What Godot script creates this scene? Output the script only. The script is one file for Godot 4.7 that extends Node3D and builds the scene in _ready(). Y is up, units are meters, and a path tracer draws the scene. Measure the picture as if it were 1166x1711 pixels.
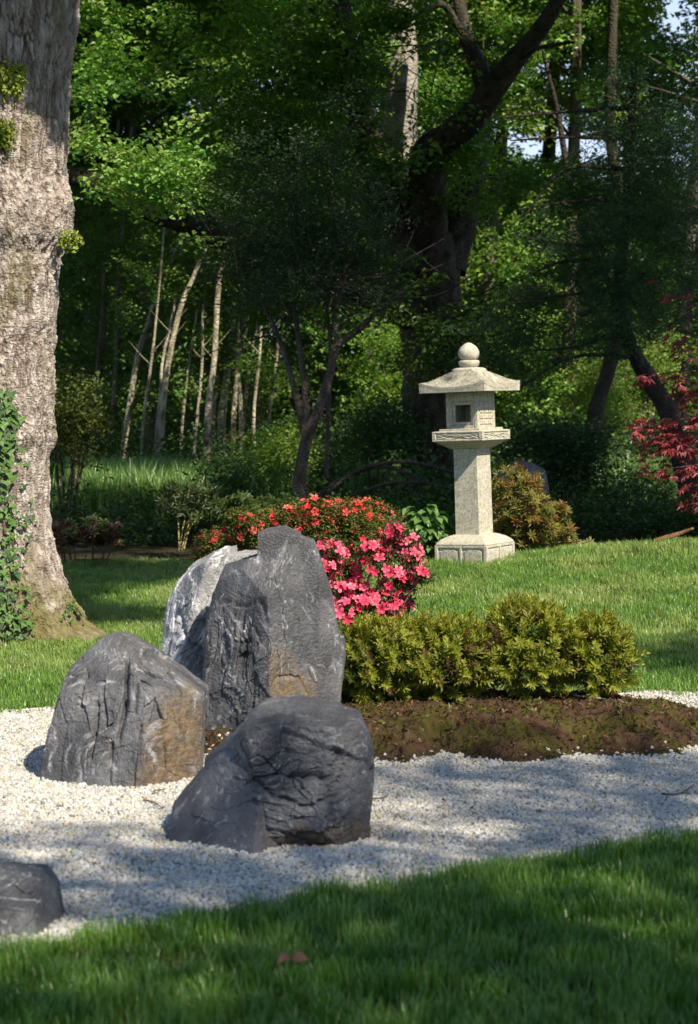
extends Node3D
# A Japanese-style garden: rocks on white gravel, azaleas, a stone lantern and a shaded wood behind.

const F := 3193.0                      # focal length in photograph pixels (1166 x 1711)
const EYE := Vector3(0, 1.5, 0)
const PITCH := 0.0489
const LEAF := 1.85
const SUN := Vector3(0.406, 0.707, 0.579)
var rng := RandomNumberGenerator.new()
var used := {}
var n_soft := FastNoiseLite.new()      # smooth noise, frequency 1
var n_fbm := FastNoiseLite.new()       # fractal
var n_ridge := FastNoiseLite.new()     # ridged
var n_cell := FastNoiseLite.new()      # cell borders
var n_cellv := FastNoiseLite.new()     # one value for each cell
var n_chip := FastNoiseLite.new()      # cell distance
var M := {}
var openings := [[Vector2(0.107, 0.141), Vector2(0.016, 0.006)], [Vector2(0.127, 0.138), Vector2(0.010, 0.008)], [Vector2(0.081, 0.150), Vector2(0.006, 0.008)], [Vector2(0.071, 0.161), Vector2(0.004, 0.006)], [Vector2(0.168, 0.209), Vector2(0.010, 0.010)], [Vector2(0.036, 0.180), Vector2(0.004, 0.005)], [Vector2(0.040, 0.214), Vector2(0.005, 0.004)], [Vector2(0.002, 0.196), Vector2(0.005, 0.006)], [Vector2(0.131, 0.118), Vector2(0.006, 0.007)], [Vector2(0.176, 0.124), Vector2(0.005, 0.012)]]   # [slope sideways and up, size]
var lit_spots: Array = []              # [point, radius]: places the sun reaches through the leaves

# ---------------------------------------------------------------- helpers
class MB:
	var v := PackedVector3Array()
	var c := PackedColorArray()
	var i := PackedInt32Array()
	func tri(a: Vector3, b: Vector3, d: Vector3, col := Color.WHITE) -> void:
		var k := v.size()
		v.append(a); v.append(b); v.append(d)
		c.append(col); c.append(col); c.append(col)
		i.append(k); i.append(k + 1); i.append(k + 2)
	func quad(a: Vector3, b: Vector3, d: Vector3, e: Vector3, col := Color.WHITE) -> void:
		tri(a, b, d, col)
		tri(a, d, e, col)
	func grid_index(base: int, rows: int, cols: int, wrap: bool) -> void:
		for r in rows - 1:
			for q in (cols if wrap else cols - 1):
				var a := base + r * cols + q
				var b := base + r * cols + (q + 1) % cols
				i.append(a); i.append(b); i.append(b + cols)
				i.append(a); i.append(b + cols); i.append(a + cols)
	func mesh(flat := false) -> ArrayMesh:
		var arr := []
		arr.resize(Mesh.ARRAY_MAX)
		var out := ArrayMesh.new()
		if flat:
			var fv := PackedVector3Array(); var fn := PackedVector3Array(); var fc := PackedColorArray()
			fv.resize(i.size()); fn.resize(i.size()); fc.resize(i.size())
			for t in range(0, i.size(), 3):
				var nn := Plane(v[i[t]], v[i[t + 1]], v[i[t + 2]]).normal
				for k in 3:
					fv[t + k] = v[i[t + k]]; fn[t + k] = nn; fc[t + k] = c[i[t + k]]
			arr[Mesh.ARRAY_VERTEX] = fv; arr[Mesh.ARRAY_NORMAL] = fn; arr[Mesh.ARRAY_COLOR] = fc
		else:
			var nn := PackedVector3Array()
			nn.resize(v.size())
			for t in range(0, i.size(), 3):
				var a := v[i[t]]
				var cr := (v[i[t + 2]] - a).cross(v[i[t + 1]] - a)
				nn[i[t]] += cr; nn[i[t + 1]] += cr; nn[i[t + 2]] += cr
			for k in nn.size():
				nn[k] = nn[k].normalized() if nn[k].length_squared() > 1e-20 else Vector3.UP
			arr[Mesh.ARRAY_VERTEX] = v; arr[Mesh.ARRAY_NORMAL] = nn; arr[Mesh.ARRAY_COLOR] = c; arr[Mesh.ARRAY_INDEX] = i
		out.add_surface_from_arrays(Mesh.PRIMITIVE_TRIANGLES, arr)
		return out

class Inst:
	var b := PackedFloat32Array()
	var n := 0
	func add(t: Transform3D, col: Color) -> void:
		var x := t.basis.x; var y := t.basis.y; var z := t.basis.z; var o := t.origin
		b.append_array(PackedFloat32Array([x.x, y.x, z.x, o.x, x.y, y.y, z.y, o.y, x.z, y.z, z.z, o.z, col.r, col.g, col.b, 1.0]))
		n += 1

func at(px: float, py: float, d: float) -> Vector3:
	var r := Vector3((px - 583.0) / F, -(py - 855.5) / F, -1).rotated(Vector3.RIGHT, -PITCH)
	return EYE + r * (d / -r.z)

func rf(a: float, b: float) -> float:
	return rng.randf_range(a, b)

func numbered(called: String) -> String:
	if not used.has(called):
		used[called] = 0
		return called
	used[called] += 1
	return "%s_%03d" % [called, used[called]]

func thing(called: String, label: String, category: String, where := Vector3.ZERO, group := "") -> Node3D:
	var o := Node3D.new()
	o.name = numbered(called)
	add_child(o)
	o.position = where
	tag(o, label, category, group)
	return o

func tag(o: Node3D, label: String, category: String, group := "") -> void:
	o.set_meta("label", label)
	o.set_meta("category", category)
	if group != "":
		o.set_meta("group", group)

func obj(called: String, mesh: Mesh, mat: Material, parent: Node = self, kind := "") -> MeshInstance3D:
	var o := MeshInstance3D.new()
	o.name = numbered(called) if parent == self else called
	o.mesh = mesh
	o.material_override = mat
	parent.add_child(o, true)
	if kind != "":
		o.set_meta("kind", kind)
	return o

func spread(called: String, mesh: Mesh, mat: Material, inst: Inst, parent: Node = self, kind := "stuff") -> MultiMeshInstance3D:
	var mm := MultiMesh.new()
	mm.transform_format = MultiMesh.TRANSFORM_3D
	mm.use_colors = true
	mm.mesh = mesh
	mm.instance_count = inst.n
	mm.buffer = inst.b
	var o := MultiMeshInstance3D.new()
	o.name = numbered(called) if parent == self else called
	o.multimesh = mm
	o.material_override = mat
	parent.add_child(o, true)
	if kind != "":
		o.set_meta("kind", kind)
	return o

func mat(rough := 0.8, backlight := 0.0, spec := 0.5) -> StandardMaterial3D:
	var m := StandardMaterial3D.new()
	m.vertex_color_use_as_albedo = true
	m.roughness = rough
	m.metallic_specular = spec
	if backlight > 0.0:
		m.backlight_enabled = true
		m.backlight = Color(backlight * 0.78, backlight, backlight * 0.35).linear_to_srgb()
	return m

func bump(m: StandardMaterial3D, tex: Texture2D, cm: float, scale: float, world := false) -> void:
	m.uv1_triplanar = true
	m.uv1_world_triplanar = world
	m.uv1_scale = Vector3.ONE * scale
	m.heightmap_enabled = true
	m.heightmap_texture = tex
	m.heightmap_scale = cm

func noise(type: int, freq: float, oct: int, s: int) -> FastNoiseLite:
	var n := FastNoiseLite.new()
	n.noise_type = type
	n.frequency = freq
	n.fractal_type = FastNoiseLite.FRACTAL_FBM if oct > 1 else FastNoiseLite.FRACTAL_NONE
	n.fractal_octaves = oct
	n.seed = s
	return n

func noise_tex(n: FastNoiseLite, size := 512) -> ImageTexture:
	return ImageTexture.create_from_image(n.get_seamless_image(size, size))

func rbasis() -> Basis:
	return Basis(Vector3.UP, rf(0, TAU)) * Basis(Vector3.RIGHT, rf(0, TAU)) * Basis(Vector3.UP, rf(0, TAU))

func curve(pts: Array, steps: int) -> PackedVector3Array:
	var out := PackedVector3Array()
	for k in pts.size() - 1:
		var a: Vector3 = pts[maxi(k - 1, 0)]; var b: Vector3 = pts[k]; var c: Vector3 = pts[k + 1]; var d: Vector3 = pts[mini(k + 2, pts.size() - 1)]
		for s in steps:
			out.append(b.cubic_interpolate(c, a, d, float(s) / steps))
	out.append(pts[-1])
	return out

# a bent tapered limb; radii has one value for each of pts
func tube(mb: MB, pts: Array, radii: Array, sides := 10, steps := 6, rough := 0.08, col := Color(0.1, 0.09, 0.07), spotty := 0.5) -> void:
	var p := curve(pts, steps)
	var base := mb.v.size()
	var side := Vector3.RIGHT
	for k in p.size():
		var dir := (p[mini(k + 1, p.size() - 1)] - p[maxi(k - 1, 0)]).normalized()
		side = (side - dir * side.dot(dir))
		if side.length() < 0.05:
			side = dir.cross(Vector3.FORWARD)
		side = side.normalized()
		var up := dir.cross(side)
		var f := float(k) / steps
		var r: float = lerpf(radii[mini(int(f), radii.size() - 1)], radii[mini(int(f) + 1, radii.size() - 1)], f - floorf(f))
		for s in sides:
			var a := TAU * s / sides
			var off := side * cos(a) + up * sin(a)
			var q := p[k] + off * r
			var nz := n_fbm.get_noise_3d(q.x * 6.0, q.y * 2.5, q.z * 6.0)
			mb.v.append(p[k] + off * r * (1.0 + nz * rough * 2.5))
			mb.c.append(col * (1.0 + spotty * 1.6 * n_fbm.get_noise_3d(q.x * 9.0 + 40.0, q.y * 4.0, q.z * 9.0)))
	mb.grid_index(base, p.size(), sides, true)
	var tip := mb.v.size()
	mb.v.append(p[p.size() - 1]); mb.c.append(col)
	for s in sides:
		mb.i.append(tip - sides + s); mb.i.append(tip - sides + (s + 1) % sides); mb.i.append(tip)

func px_tube(mb: MB, list: Array, origin: Vector3, sides := 10, steps := 6, rough := 0.08, col := Color(0.1, 0.09, 0.07), spotty := 0.5) -> void:
	# list of [px, py, distance, radius in photograph pixels]
	var pts := []; var radii := []
	for e in list:
		pts.append(at(e[0], e[1], e[2]) - origin)
		radii.append(e[3] * e[2] / F)
	tube(mb, pts, radii, sides, steps, rough, col, spotty)

# a box with chamfered edges
func cbox(mb: MB, t: Transform3D, size: Vector3, b: float, col := Color.WHITE) -> void:
	var h := size * 0.5
	b = minf(b, minf(h.x, minf(h.y, h.z)) * 0.9)
	var pts := PackedVector3Array()
	for z in [-1, 1]:
		for y in [-1, 1]:
			for x in [-1, 1]:
				var s := Vector3(x, y, z)
				pts.append(t * Vector3(x * (h.x - b), y * (h.y - b), z * h.z))
				pts.append(t * Vector3(x * (h.x - b), y * h.y, z * (h.z - b)))
				pts.append(t * Vector3(x * h.x, y * (h.y - b), z * (h.z - b)))
	var id := func(x: int, y: int, z: int, k: int) -> Vector3: return pts[(x + y * 2 + z * 4) * 3 + k]
	for s in 2:
		mb.quad(id.call(0, 0, s, 0), id.call(1, 0, s, 0), id.call(1, 1, s, 0), id.call(0, 1, s, 0), col)
		mb.quad(id.call(0, s, 0, 1), id.call(1, s, 0, 1), id.call(1, s, 1, 1), id.call(0, s, 1, 1), col)
		mb.quad(id.call(s, 0, 0, 2), id.call(s, 1, 0, 2), id.call(s, 1, 1, 2), id.call(s, 0, 1, 2), col)
		for r in 2:
			mb.quad(id.call(0, s, r, 0), id.call(1, s, r, 0), id.call(1, s, r, 1), id.call(0, s, r, 1), col)
			mb.quad(id.call(s, 0, r, 0), id.call(s, 1, r, 0), id.call(s, 1, r, 2), id.call(s, 0, r, 2), col)
			mb.quad(id.call(s, r, 0, 1), id.call(s, r, 1, 1), id.call(s, r, 1, 2), id.call(s, r, 0, 2), col)
			for q in 2:
				mb.tri(id.call(s, r, q, 0), id.call(s, r, q, 1), id.call(s, r, q, 2), col)

# ---------------------------------------------------------------- ground
func profile(d: float, pts: Array) -> float:
	if d <= pts[0][0]:
		return pts[0][1]
	for k in pts.size() - 1:
		if d < pts[k + 1][0]:
			var t: float = smoothstep(0.0, 1.0, (d - pts[k][0]) / (pts[k + 1][0] - pts[k][0]))
			return lerpf(pts[k][1], pts[k + 1][1], lerpf((d - pts[k][0]) / (pts[k + 1][0] - pts[k][0]), t, 0.5))
	return pts[-1][1]

func front_edge(x: float) -> float:      # distance at which the near lawn ends
	return 5.42 + (clampf(x, -1.3, 3.0) + 0.81) * 0.66 + 0.05 * n_soft.get_noise_2d(x * 2.3, 4.0) + 0.015 * n_soft.get_noise_2d(x * 11.0, 9.0)

func back_edge(x: float) -> float:       # distance at which the far lawn begins
	return 9.95 + 0.12 * x + 0.10 * n_soft.get_noise_2d(x * 1.7, 20.0) + 0.025 * n_soft.get_noise_2d(x * 9.0, 31.0)

func height(x: float, z: float) -> float:
	var d := -z
	var l := profile(d, [[9.9, 0.0], [10.3, 0.035], [14.0, 0.08], [18.0, 0.16], [24.0, 0.36], [40.0, 0.8], [80.0, 1.8], [200.0, 4.0]])
	var r := profile(d, [[9.9, 0.0], [10.3, 0.04], [12.0, 0.13], [14.0, 0.33], [15.8, 0.5], [17.0, 0.44], [19.0, 0.26], [24.0, 0.36], [40.0, 0.8], [80.0, 1.8], [200.0, 4.0]])
	var s := smoothstep(-2.0, 4.0, x)
	var y := lerpf(l, r, s)
	if d > 10.5:
		y += 0.02 * n_soft.get_noise_2d(x * 0.9, z * 0.9) * smoothstep(10.5, 12.0, d)
	if d < front_edge(x):
		y += 0.02 * smoothstep(0.0, 0.25, front_edge(x) - d)
	elif d < back_edge(x):
		y += 0.012 * n_soft.get_noise_2d(x * 1.6 + 7.0, z * 2.2)
	return y

func mound_h(x: float, z: float) -> float:   # soil island the rocks and the hedge stand on
	var d := -z
	var ex := (x - 0.45) / 1.62
	var c := 9.12 + 0.05 * x
	var ed := (d - c) / (0.82 if d < c else 0.72)
	ed += 0.1 * n_soft.get_noise_2d(x * 2.1, 3.3)
	var q := 1.0 - sqrt(pow(absf(ex), 2.6) + pow(absf(ed), 2.2)) + 0.05 * n_soft.get_noise_2d(x * 4.0, z * 4.0) + 0.05 * n_fbm.get_noise_2d(x * 11.0 + 3.0, z * 11.0)
	if q <= 0.0:
		return -0.03
	return 0.14 * smoothstep(0.0, 0.55, q) + 0.035 * n_fbm.get_noise_2d(x * 3.0, z * 3.0) * minf(1.0, q * 5.0) + 0.022 * n_fbm.get_noise_2d(x * 13.0, z * 13.0) * minf(1.0, q * 6.0)

func zone(x: float, z: float) -> int:    # 0 near lawn, 1 gravel, 2 far lawn, 3 bed and woodland floor
	var d := -z
	if d < front_edge(x):
		return 0
	if d < back_edge(x):
		return 1
	var far := 17.3 + 0.5 * n_soft.get_noise_2d(x * 0.8, 50.0) + 0.9 * smoothstep(-0.5, -2.0, x)
	if x > 0.3:
		far = 16.5 + 0.25 * n_soft.get_noise_2d(x * 1.1, 50.0)
	return 2 if d < far else 3

# ---------------------------------------------------------------- light and shade of the canopy
func shade_wanted(g: Vector3) -> float:
	# how much of the canopy stands between the sun and this spot of ground
	var x := g.x; var d := -g.z
	var n := n_soft.get_noise_2d(x * 1.3 + 11.0, d * 3.2)
	if d < 3.0:
		return 0.8
	if d < 6.0:
		return clampf((0.66 if front_edge(x) - d > 0.55 else 0.5) + 1.7 * n_soft.get_noise_2d(x * 0.7 + 3.0, d * 3.4), 0.02, 0.95)
	if d < 7.7:
		var lit := maxf(0.0, 1.0 - Vector2((x - 0.25) / 0.42, (d - 6.45) / 0.5).length())
		lit = maxf(lit, 1.0 - Vector2((x - 1.2) / 0.5, (d - 7.0) / 0.25).length())
		if d > 7.25 and x < 0.0:
			return 0.15
		if x < 0.15 and d > 6.9:
			return 0.25
		return clampf((0.72 if x < 0.0 else 0.42) - 2.2 * lit + 1.9 * n, 0.0, 1.0)
	if d < 8.4 and x > 0.1:
		return clampf(0.32 + 1.9 * n, 0.0, 1.0)
	if d < 10.4:
		return 0.0 if x < 2.0 else 0.4
	if x < -0.6:
		# left lawn: sunny near the gravel and the trunk, dark beyond
		var a := Vector2(-2.2, 12.4); var b := Vector2(-4.2, 15.4)
		var t := clampf((Vector2(x, d) - a).dot(b - a) / (b - a).length_squared(), 0.0, 1.0)
		if Vector2(x, d).distance_to(a.lerp(b, t)) < 0.75:
			return 0.0
		if d < 13.4:
			return 0.0 if x > -3.2 else 0.3
		return 1.0
	var patch := Vector2((x - 2.1) / 1.15, (d - 11.35) / 0.72).length()
	if patch < 1.0 and x > 0.9:
		return clampf(1.2 - 1.25 * patch + 0.7 * n, 0.0, 1.0)
	if d < 18.4 and x < 4.2:
		return 0.0
	return 1.0

var shade_spots: Array = []            # spots kept dark by leaf clusters added toward the sun

func sun_keeps(p: Vector3, r: float) -> bool:
	# false where a spray of leaves would take the sun from a place that lies in it
	for s in lit_spots:
		var v: Vector3 = p - s[0]
		var t := v.dot(SUN)
		if t > s[1] * 0.75 and (v - SUN * t).length() < s[1] + r * 0.6:
			return rng.randf() < 0.004
	var gy := height(p.x, p.z) if p.z > -30 else 0.5
	var g := p - SUN * ((p.y - minf(gy, 0.4)) / SUN.y)
	if -g.z < 18.4:
		return rng.randf() < pow(shade_wanted(g), 2.2)
	return true

# ---------------------------------------------------------------- leaves
func leaf_spray(s: int, n: int, radius: float, flat: float, length: float, width: float, twig := true, tilt := 0.7) -> ArrayMesh:
	var r := RandomNumberGenerator.new()
	r.seed = s
	var mb := MB.new()
	for k in n:
		var p := Vector3(r.randfn(0, 0.5), r.randfn(0, 0.5) * flat, r.randfn(0, 0.5)).limit_length(1.0) * radius
		var b := Basis(Vector3.UP, r.randf_range(0, TAU)) * Basis(Vector3.RIGHT, r.randf_range(-tilt, tilt)) * Basis(Vector3.FORWARD, r.randf_range(-tilt, tilt))
		var l := length * r.randf_range(0.6, 1.25)
		var w := width * r.randf_range(0.75, 1.2)
		var c := Color.WHITE * r.randf_range(0.7, 1.3)
		c = Color(c.r * r.randf_range(0.85, 1.25), c.g, c.b * r.randf_range(0.7, 1.2))
		var a := p - b.z * l * 0.5
		var e := p + b.z * l * 0.5 - b.y * l * 0.12
		var m1 := p + b.x * w * 0.5 + b.y * w * 0.18 + b.z * l * 0.08
		var m2 := p - b.x * w * 0.5 + b.y * w * 0.18 + b.z * l * 0.08
		mb.tri(a, m1, e, c)
		mb.tri(a, e, m2, c)
	if twig:
		for k in 4:
			var e := Vector3(r.randf_range(-1, 1), r.randf_range(-0.6, 0.6), r.randf_range(-1, 1)) * radius * 0.8
			var sd := Vector3(0.004, 0.004, -0.003)
			var tc := Color(0.9, 0.5, 1.2)
			mb.tri(-e * 0.3 - sd, -e * 0.3 + sd, e, tc)
			mb.tri(-e * 0.3 + Vector3(0, sd.y, 0), -e * 0.3 - Vector3(sd.x, sd.y, 0), e, tc)
	return mb.mesh(true)

# leaves through an ellipsoid given in photograph pixels and distances
func mass_px(inst: Inst, px: float, py: float, rx: float, ry: float, d0: float, d1: float, n: int, col: Color, size: float, origin: Vector3, gap := 0.0, tint := 0.25) -> void:
	for k in n:
		var u := Vector3(rng.randfn(0, 0.45), rng.randfn(0, 0.45), rng.randf())
		if Vector2(u.x, u.y).length() > 1.0:
			continue
		var p := at(px + u.x * rx, py + u.y * ry, lerpf(d0, d1, u.z))
		if absf(p.x / -p.z - 0.028) < 0.0115 and absf((p.y - 1.5) / -p.z - 0.170) < 0.025 and p.z > -24.8:
			continue   # a gap in the leaves before the oak's pale leader
		if gap > -1.0 and n_soft.get_noise_3d(p.x * 1.1 + 5.0, p.y * 1.6, p.z * 0.9) < gap - 0.25:
			continue
		leaf_at(inst, p, col, size, origin, tint)

func mass(inst: Inst, c: Vector3, r: Vector3, n: int, col: Color, size: float, origin: Vector3, gap := 0.0, tint := 0.25) -> void:
	for k in n:
		var u := Vector3(rf(-1, 1), rf(-1, 1), rf(-1, 1))
		if u.length() > 1.0:
			continue
		var p := c + u * r
		if n_soft.get_noise_3d(p.x * 0.7 + 5.0, p.y * 1.1, p.z * 0.7) < gap - 0.25:
			continue
		leaf_at(inst, p, col, size, origin, tint)

func leaf_at(inst: Inst, p: Vector3, col: Color, size: float, origin: Vector3, tint: float) -> void:
	var s := size * rf(0.55, 1.5)
	if not sun_keeps(p, s * 0.35):
		return
	if p.z < -19.0 and p.y > 4.5:   # openings between the crowns where the sky shows
		var a := Vector2(p.x, p.y - 1.5) / -p.z
		for e in openings:
			if ((a - e[0]) / e[1]).length() < 1.35 + 0.6 * n_soft.get_noise_2d(a.x * 90.0, a.y * 90.0):
				return
	var b := (Basis(Vector3.UP, rf(0, TAU)) * Basis(Vector3.RIGHT, rf(-0.5, 0.5))).scaled(Vector3.ONE * s)
	var k := 1.0 + tint * rf(-1, 1)
	k *= LEAF
	inst.add(Transform3D(b, p - origin), Color(col.r * k * rf(0.85, 1.15), col.g * k, col.b * k))

# ---------------------------------------------------------------- start
func _ready() -> void:
	rng.seed = 20240517
	var cam := Camera3D.new()
	cam.name = "camera"
	var ca := CameraAttributesPhysical.new()
	ca.frustum_focal_length = 12.0 / tan(deg_to_rad(15.0))
	ca.frustum_focus_distance = 11.5
	ca.frustum_near = 0.1
	ca.frustum_far = 600.0
	ca.exposure_aperture = 3.0
	cam.attributes = ca
	cam.fov = 30.0
	cam.near = 0.1
	cam.far = 600.0
	add_child(cam)
	cam.position = EYE
	cam.rotation.x = -PITCH
	cam.current = true
	var env := Environment.new()
	env.background_mode = Environment.BG_SKY
	var sm := ProceduralSkyMaterial.new()
	sm.sky_top_color = Color(0.40, 0.55, 0.78)
	sm.sky_horizon_color = Color(0.84, 0.90, 0.97)
	sm.sky_curve = 0.3
	sm.ground_bottom_color = Color(0.10, 0.12, 0.07)
	sm.ground_horizon_color = Color(0.30, 0.35, 0.30)
	env.sky = Sky.new()
	env.sky.sky_material = sm
	env.background_energy_multiplier = 0.8
	env.tonemap_mode = Environment.TONE_MAPPER_LINEAR
	env.tonemap_exposure = 1.82
	env.sdfgi_enabled = true
	env.ssao_enabled = true
	env.ssil_enabled = true
	var we := WorldEnvironment.new()
	we.name = "world_environment"
	we.environment = env
	add_child(we)
	var sun := DirectionalLight3D.new()
	sun.name = "sun"
	sun.light_color = Color(1.0, 0.955, 0.88)
	sun.light_energy = 1.5
	sun.light_angular_distance = 0.53
	sun.shadow_enabled = true
	add_child(sun)
	sun.look_at_from_position(SUN * 50.0, Vector3.ZERO)

	setup()
	ground()
	rocks()
	gravel()
	lawns()
	left_tree()
	oak()
	forest()
	undergrowth()
	lantern()
	azaleas()
	hedge()
	bed_plants()
	maple()
	small_things()

func setup() -> void:
	n_soft = noise(FastNoiseLite.TYPE_SIMPLEX_SMOOTH, 1.0, 1, 3)
	n_fbm = noise(FastNoiseLite.TYPE_SIMPLEX_SMOOTH, 1.0, 4, 5)
	n_ridge = noise(FastNoiseLite.TYPE_SIMPLEX_SMOOTH, 1.0, 4, 8)
	n_ridge.fractal_type = FastNoiseLite.FRACTAL_RIDGED
	n_cell = noise(FastNoiseLite.TYPE_CELLULAR, 1.0, 1, 12)
	n_cell.cellular_return_type = FastNoiseLite.RETURN_DISTANCE2_SUB
	n_cellv = noise(FastNoiseLite.TYPE_CELLULAR, 1.0, 1, 12)
	n_cellv.cellular_return_type = FastNoiseLite.RETURN_CELL_VALUE
	n_chip = noise(FastNoiseLite.TYPE_CELLULAR, 1.0, 1, 15)
	n_chip.cellular_return_type = FastNoiseLite.RETURN_DISTANCE
	var fine := noise_tex(noise(FastNoiseLite.TYPE_SIMPLEX_SMOOTH, 0.03, 5, 21))
	M.fine = fine
	M.rock = mat(0.6, 0.0, 0.42)
	bump(M.rock, noise_tex(noise(FastNoiseLite.TYPE_SIMPLEX_SMOOTH, 0.05, 5, 27)), 0.45, 2.6)
	M.bark = mat(0.9, 0.0, 0.3)
	bump(M.bark, fine, 1.5, 3.0)
	M.wood = mat(0.9, 0.0, 0.3)
	bump(M.wood, fine, 3.0, 1.2)
	M.soil = mat(1.0, 0.0, 0.2)
	bump(M.soil, fine, 4.0, 1.5, true)
	M.leaf = mat(0.48, 0.75, 0.45)
	M.grass = mat(0.36, 0.6, 0.55)
	M.gravel = mat(0.75, 0.0, 0.4)
	M.gravel.subsurf_scatter_enabled = false
	M.petal = mat(0.55, 0.7, 0.4)
	M.petal.backlight = Color(0.55, 0.2, 0.28)
	M.red_leaf = mat(0.5, 0.6, 0.45)
	M.red_leaf.backlight = Color(0.6, 0.25, 0.2)
	M.plain = mat(0.7)
	M.stone = mat(0.9, 0.0, 0.3)
	M.stone.albedo_texture = granite(512)
	bump(M.stone, noise_tex(noise(FastNoiseLite.TYPE_SIMPLEX_SMOOTH, 0.10, 5, 33)), 0.35, 1.9)
	for e in [[260, 170, 20.5, 1.0], [200, 250, 20.0, 0.8], [340, 90, 21.0, 0.5], [330, 210, 20.5, 0.7], [300, 80, 21.0, 0.6], [180, 60, 20.0, 0.6], [360, 260, 20.5, 0.5], [160, 260, 20.0, 0.5], [990, 90, 28.0, 1.4], [1070, 40, 28.0, 1.1], [930, 150, 27.0, 0.8],
			[675, 150, 24.6, 0.8], [640, 600, 30.0, 0.9], [660, 700, 30.0, 0.6], [470, 750, 25.0, 0.6], [150, 810, 24.0, 0.4], [200, 805, 24.0, 0.6], [265, 805, 24.0, 0.7], [230, 790, 26.0, 0.7], [660, 790, 27.0, 0.6],
			[375, 610, 30.0, 0.5], [285, 620, 30.0, 0.4], [215, 680, 30.0, 0.4], [880, 400, 35.0, 1.5], [840, 330, 34.0, 1.0], [900, 500, 34.0, 0.8], [960, 640, 33.0, 0.8], [1090, 780, 26.0, 0.6],
			[1060, 620, 34.0, 0.8], [700, 470, 24.4, 0.2], [690, 640, 24.4, 0.22], [850, 300, 33.0, 1.1], [840, 450, 33.0, 0.8], [970, 330, 30.0, 0.8], [1000, 540, 33.0, 0.8], [830, 620, 33.0, 0.6], [900, 300, 29.0, 0.7], [730, 200, 27.0, 0.6], [760, 60, 27.0, 0.7], [480, 40, 24.0, 0.5], [890, 860, 17.0, 0.85], [706, 890, 16.1, 0.6], [520, 880, 14.0, 1.0], [620, 950, 10.7, 0.8],
			[1110, 700, 17.0, 0.6], [1130, 600, 17.0, 0.4], [320, 870, 18.0, 0.3], [130, 890, 18.2, 0.25], [430, 850, 18.2, 0.35]]:
		lit_spots.append([at(e[0], e[1], e[2]), e[3]])
	for e in [[420, 415, 23.4], [500, 445, 23.8], [580, 470, 24.2], [330, 375, 22.9], [260, 350, 22.5], [375, 395, 23.1], [720, 330, 24.5], [585, 140, 24.1], [575, 60, 24.1], [800, 180, 23.4], [880, 70, 22.9], [840, 120, 23.1], [780, 330, 25.3], [730, 640, 24.6], [720, 720, 24.6], [790, 60, 23.4], [875, 800, 21.4], [860, 790, 21.4], [990, 720, 28.8], [1010, 620, 28.8], [900, 790, 19.0], [960, 850, 19.0]]:
		shade_spots.append(at(e[0], e[1], e[2]))
	for k in 46:   # the sunny outer sprays of the crowns
		var px := rf(130, 400) if k % 2 else rf(800, 1150)
		lit_spots.append([at(px, rf(-20, 340), rf(19.5, 22.0) if k % 2 else rf(25, 30)), rf(0.35, 0.65)])
	for k in 110:   # small gaps in the roof of leaves
		var px := rf(120, 1166); var py := rf(-20, 800); var d := rf(24, 46)
		if px > 380 and px < 800 and py < 560 and (d < 31 or rng.randf() < 0.6):
			continue
		var spot := at(px, py, d)
		var clear := true
		for e in shade_spots:
			var v: Vector3 = spot - e
			clear = clear and (v - SUN * v.dot(SUN)).length() > 1.1
		if clear:
			lit_spots.append([spot, rf(0.2, 0.6)])

func granite(size: int) -> ImageTexture:
	var im := Image.create(size, size, false, Image.FORMAT_RGB8)
	var a := noise(FastNoiseLite.TYPE_SIMPLEX_SMOOTH, 0.012, 4, 41).get_seamless_image(size, size)
	var b := noise(FastNoiseLite.TYPE_SIMPLEX_SMOOTH, 0.16, 2, 42).get_seamless_image(size, size)
	var c := noise(FastNoiseLite.TYPE_SIMPLEX_SMOOTH, 0.02, 5, 43).get_seamless_image(size, size)
	for y in size:
		for x in size:
			var low := a.get_pixel(x, y).r
			var hi := b.get_pixel(x, y).r
			var st := c.get_pixel(x, y).r
			var base := Color(0.46, 0.425, 0.33).lerp(Color(0.60, 0.575, 0.50), low)
			var green := Color(0.32, 0.30, 0.13)
			base = base.lerp(green, smoothstep(0.48, 0.80, st) * 0.75)
			base = base.lerp(Color(0.20, 0.19, 0.16), smoothstep(0.47, 0.22, st) * 0.55)
			var run := c.get_pixel((x * 5) % size, (y / 3 + x * 7) % size).r
			base = base.lerp(Color(0.19, 0.18, 0.14), smoothstep(0.55, 0.85, run) * 0.4)
			base = base * (0.80 + 0.36 * hi)
			if hi < 0.20:
				base = base * 0.82
			im.set_pixel(x, y, base.linear_to_srgb())
	return ImageTexture.create_from_image(im)

# ---------------------------------------------------------------- the setting
func axis(fine0: float, fine1: float, step: float, lo: float, hi: float) -> PackedFloat32Array:
	var out := PackedFloat32Array()
	var left := []
	var s := step
	var q := fine0
	while q > lo:
		s *= 1.25
		q -= s
		left.push_front(q)
	for e in left:
		out.append(e)
	q = fine0
	while q < fine1:
		out.append(q)
		q += step
	s = step
	while q < hi:
		out.append(q)
		s *= 1.25
		q += s
	return out

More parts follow.
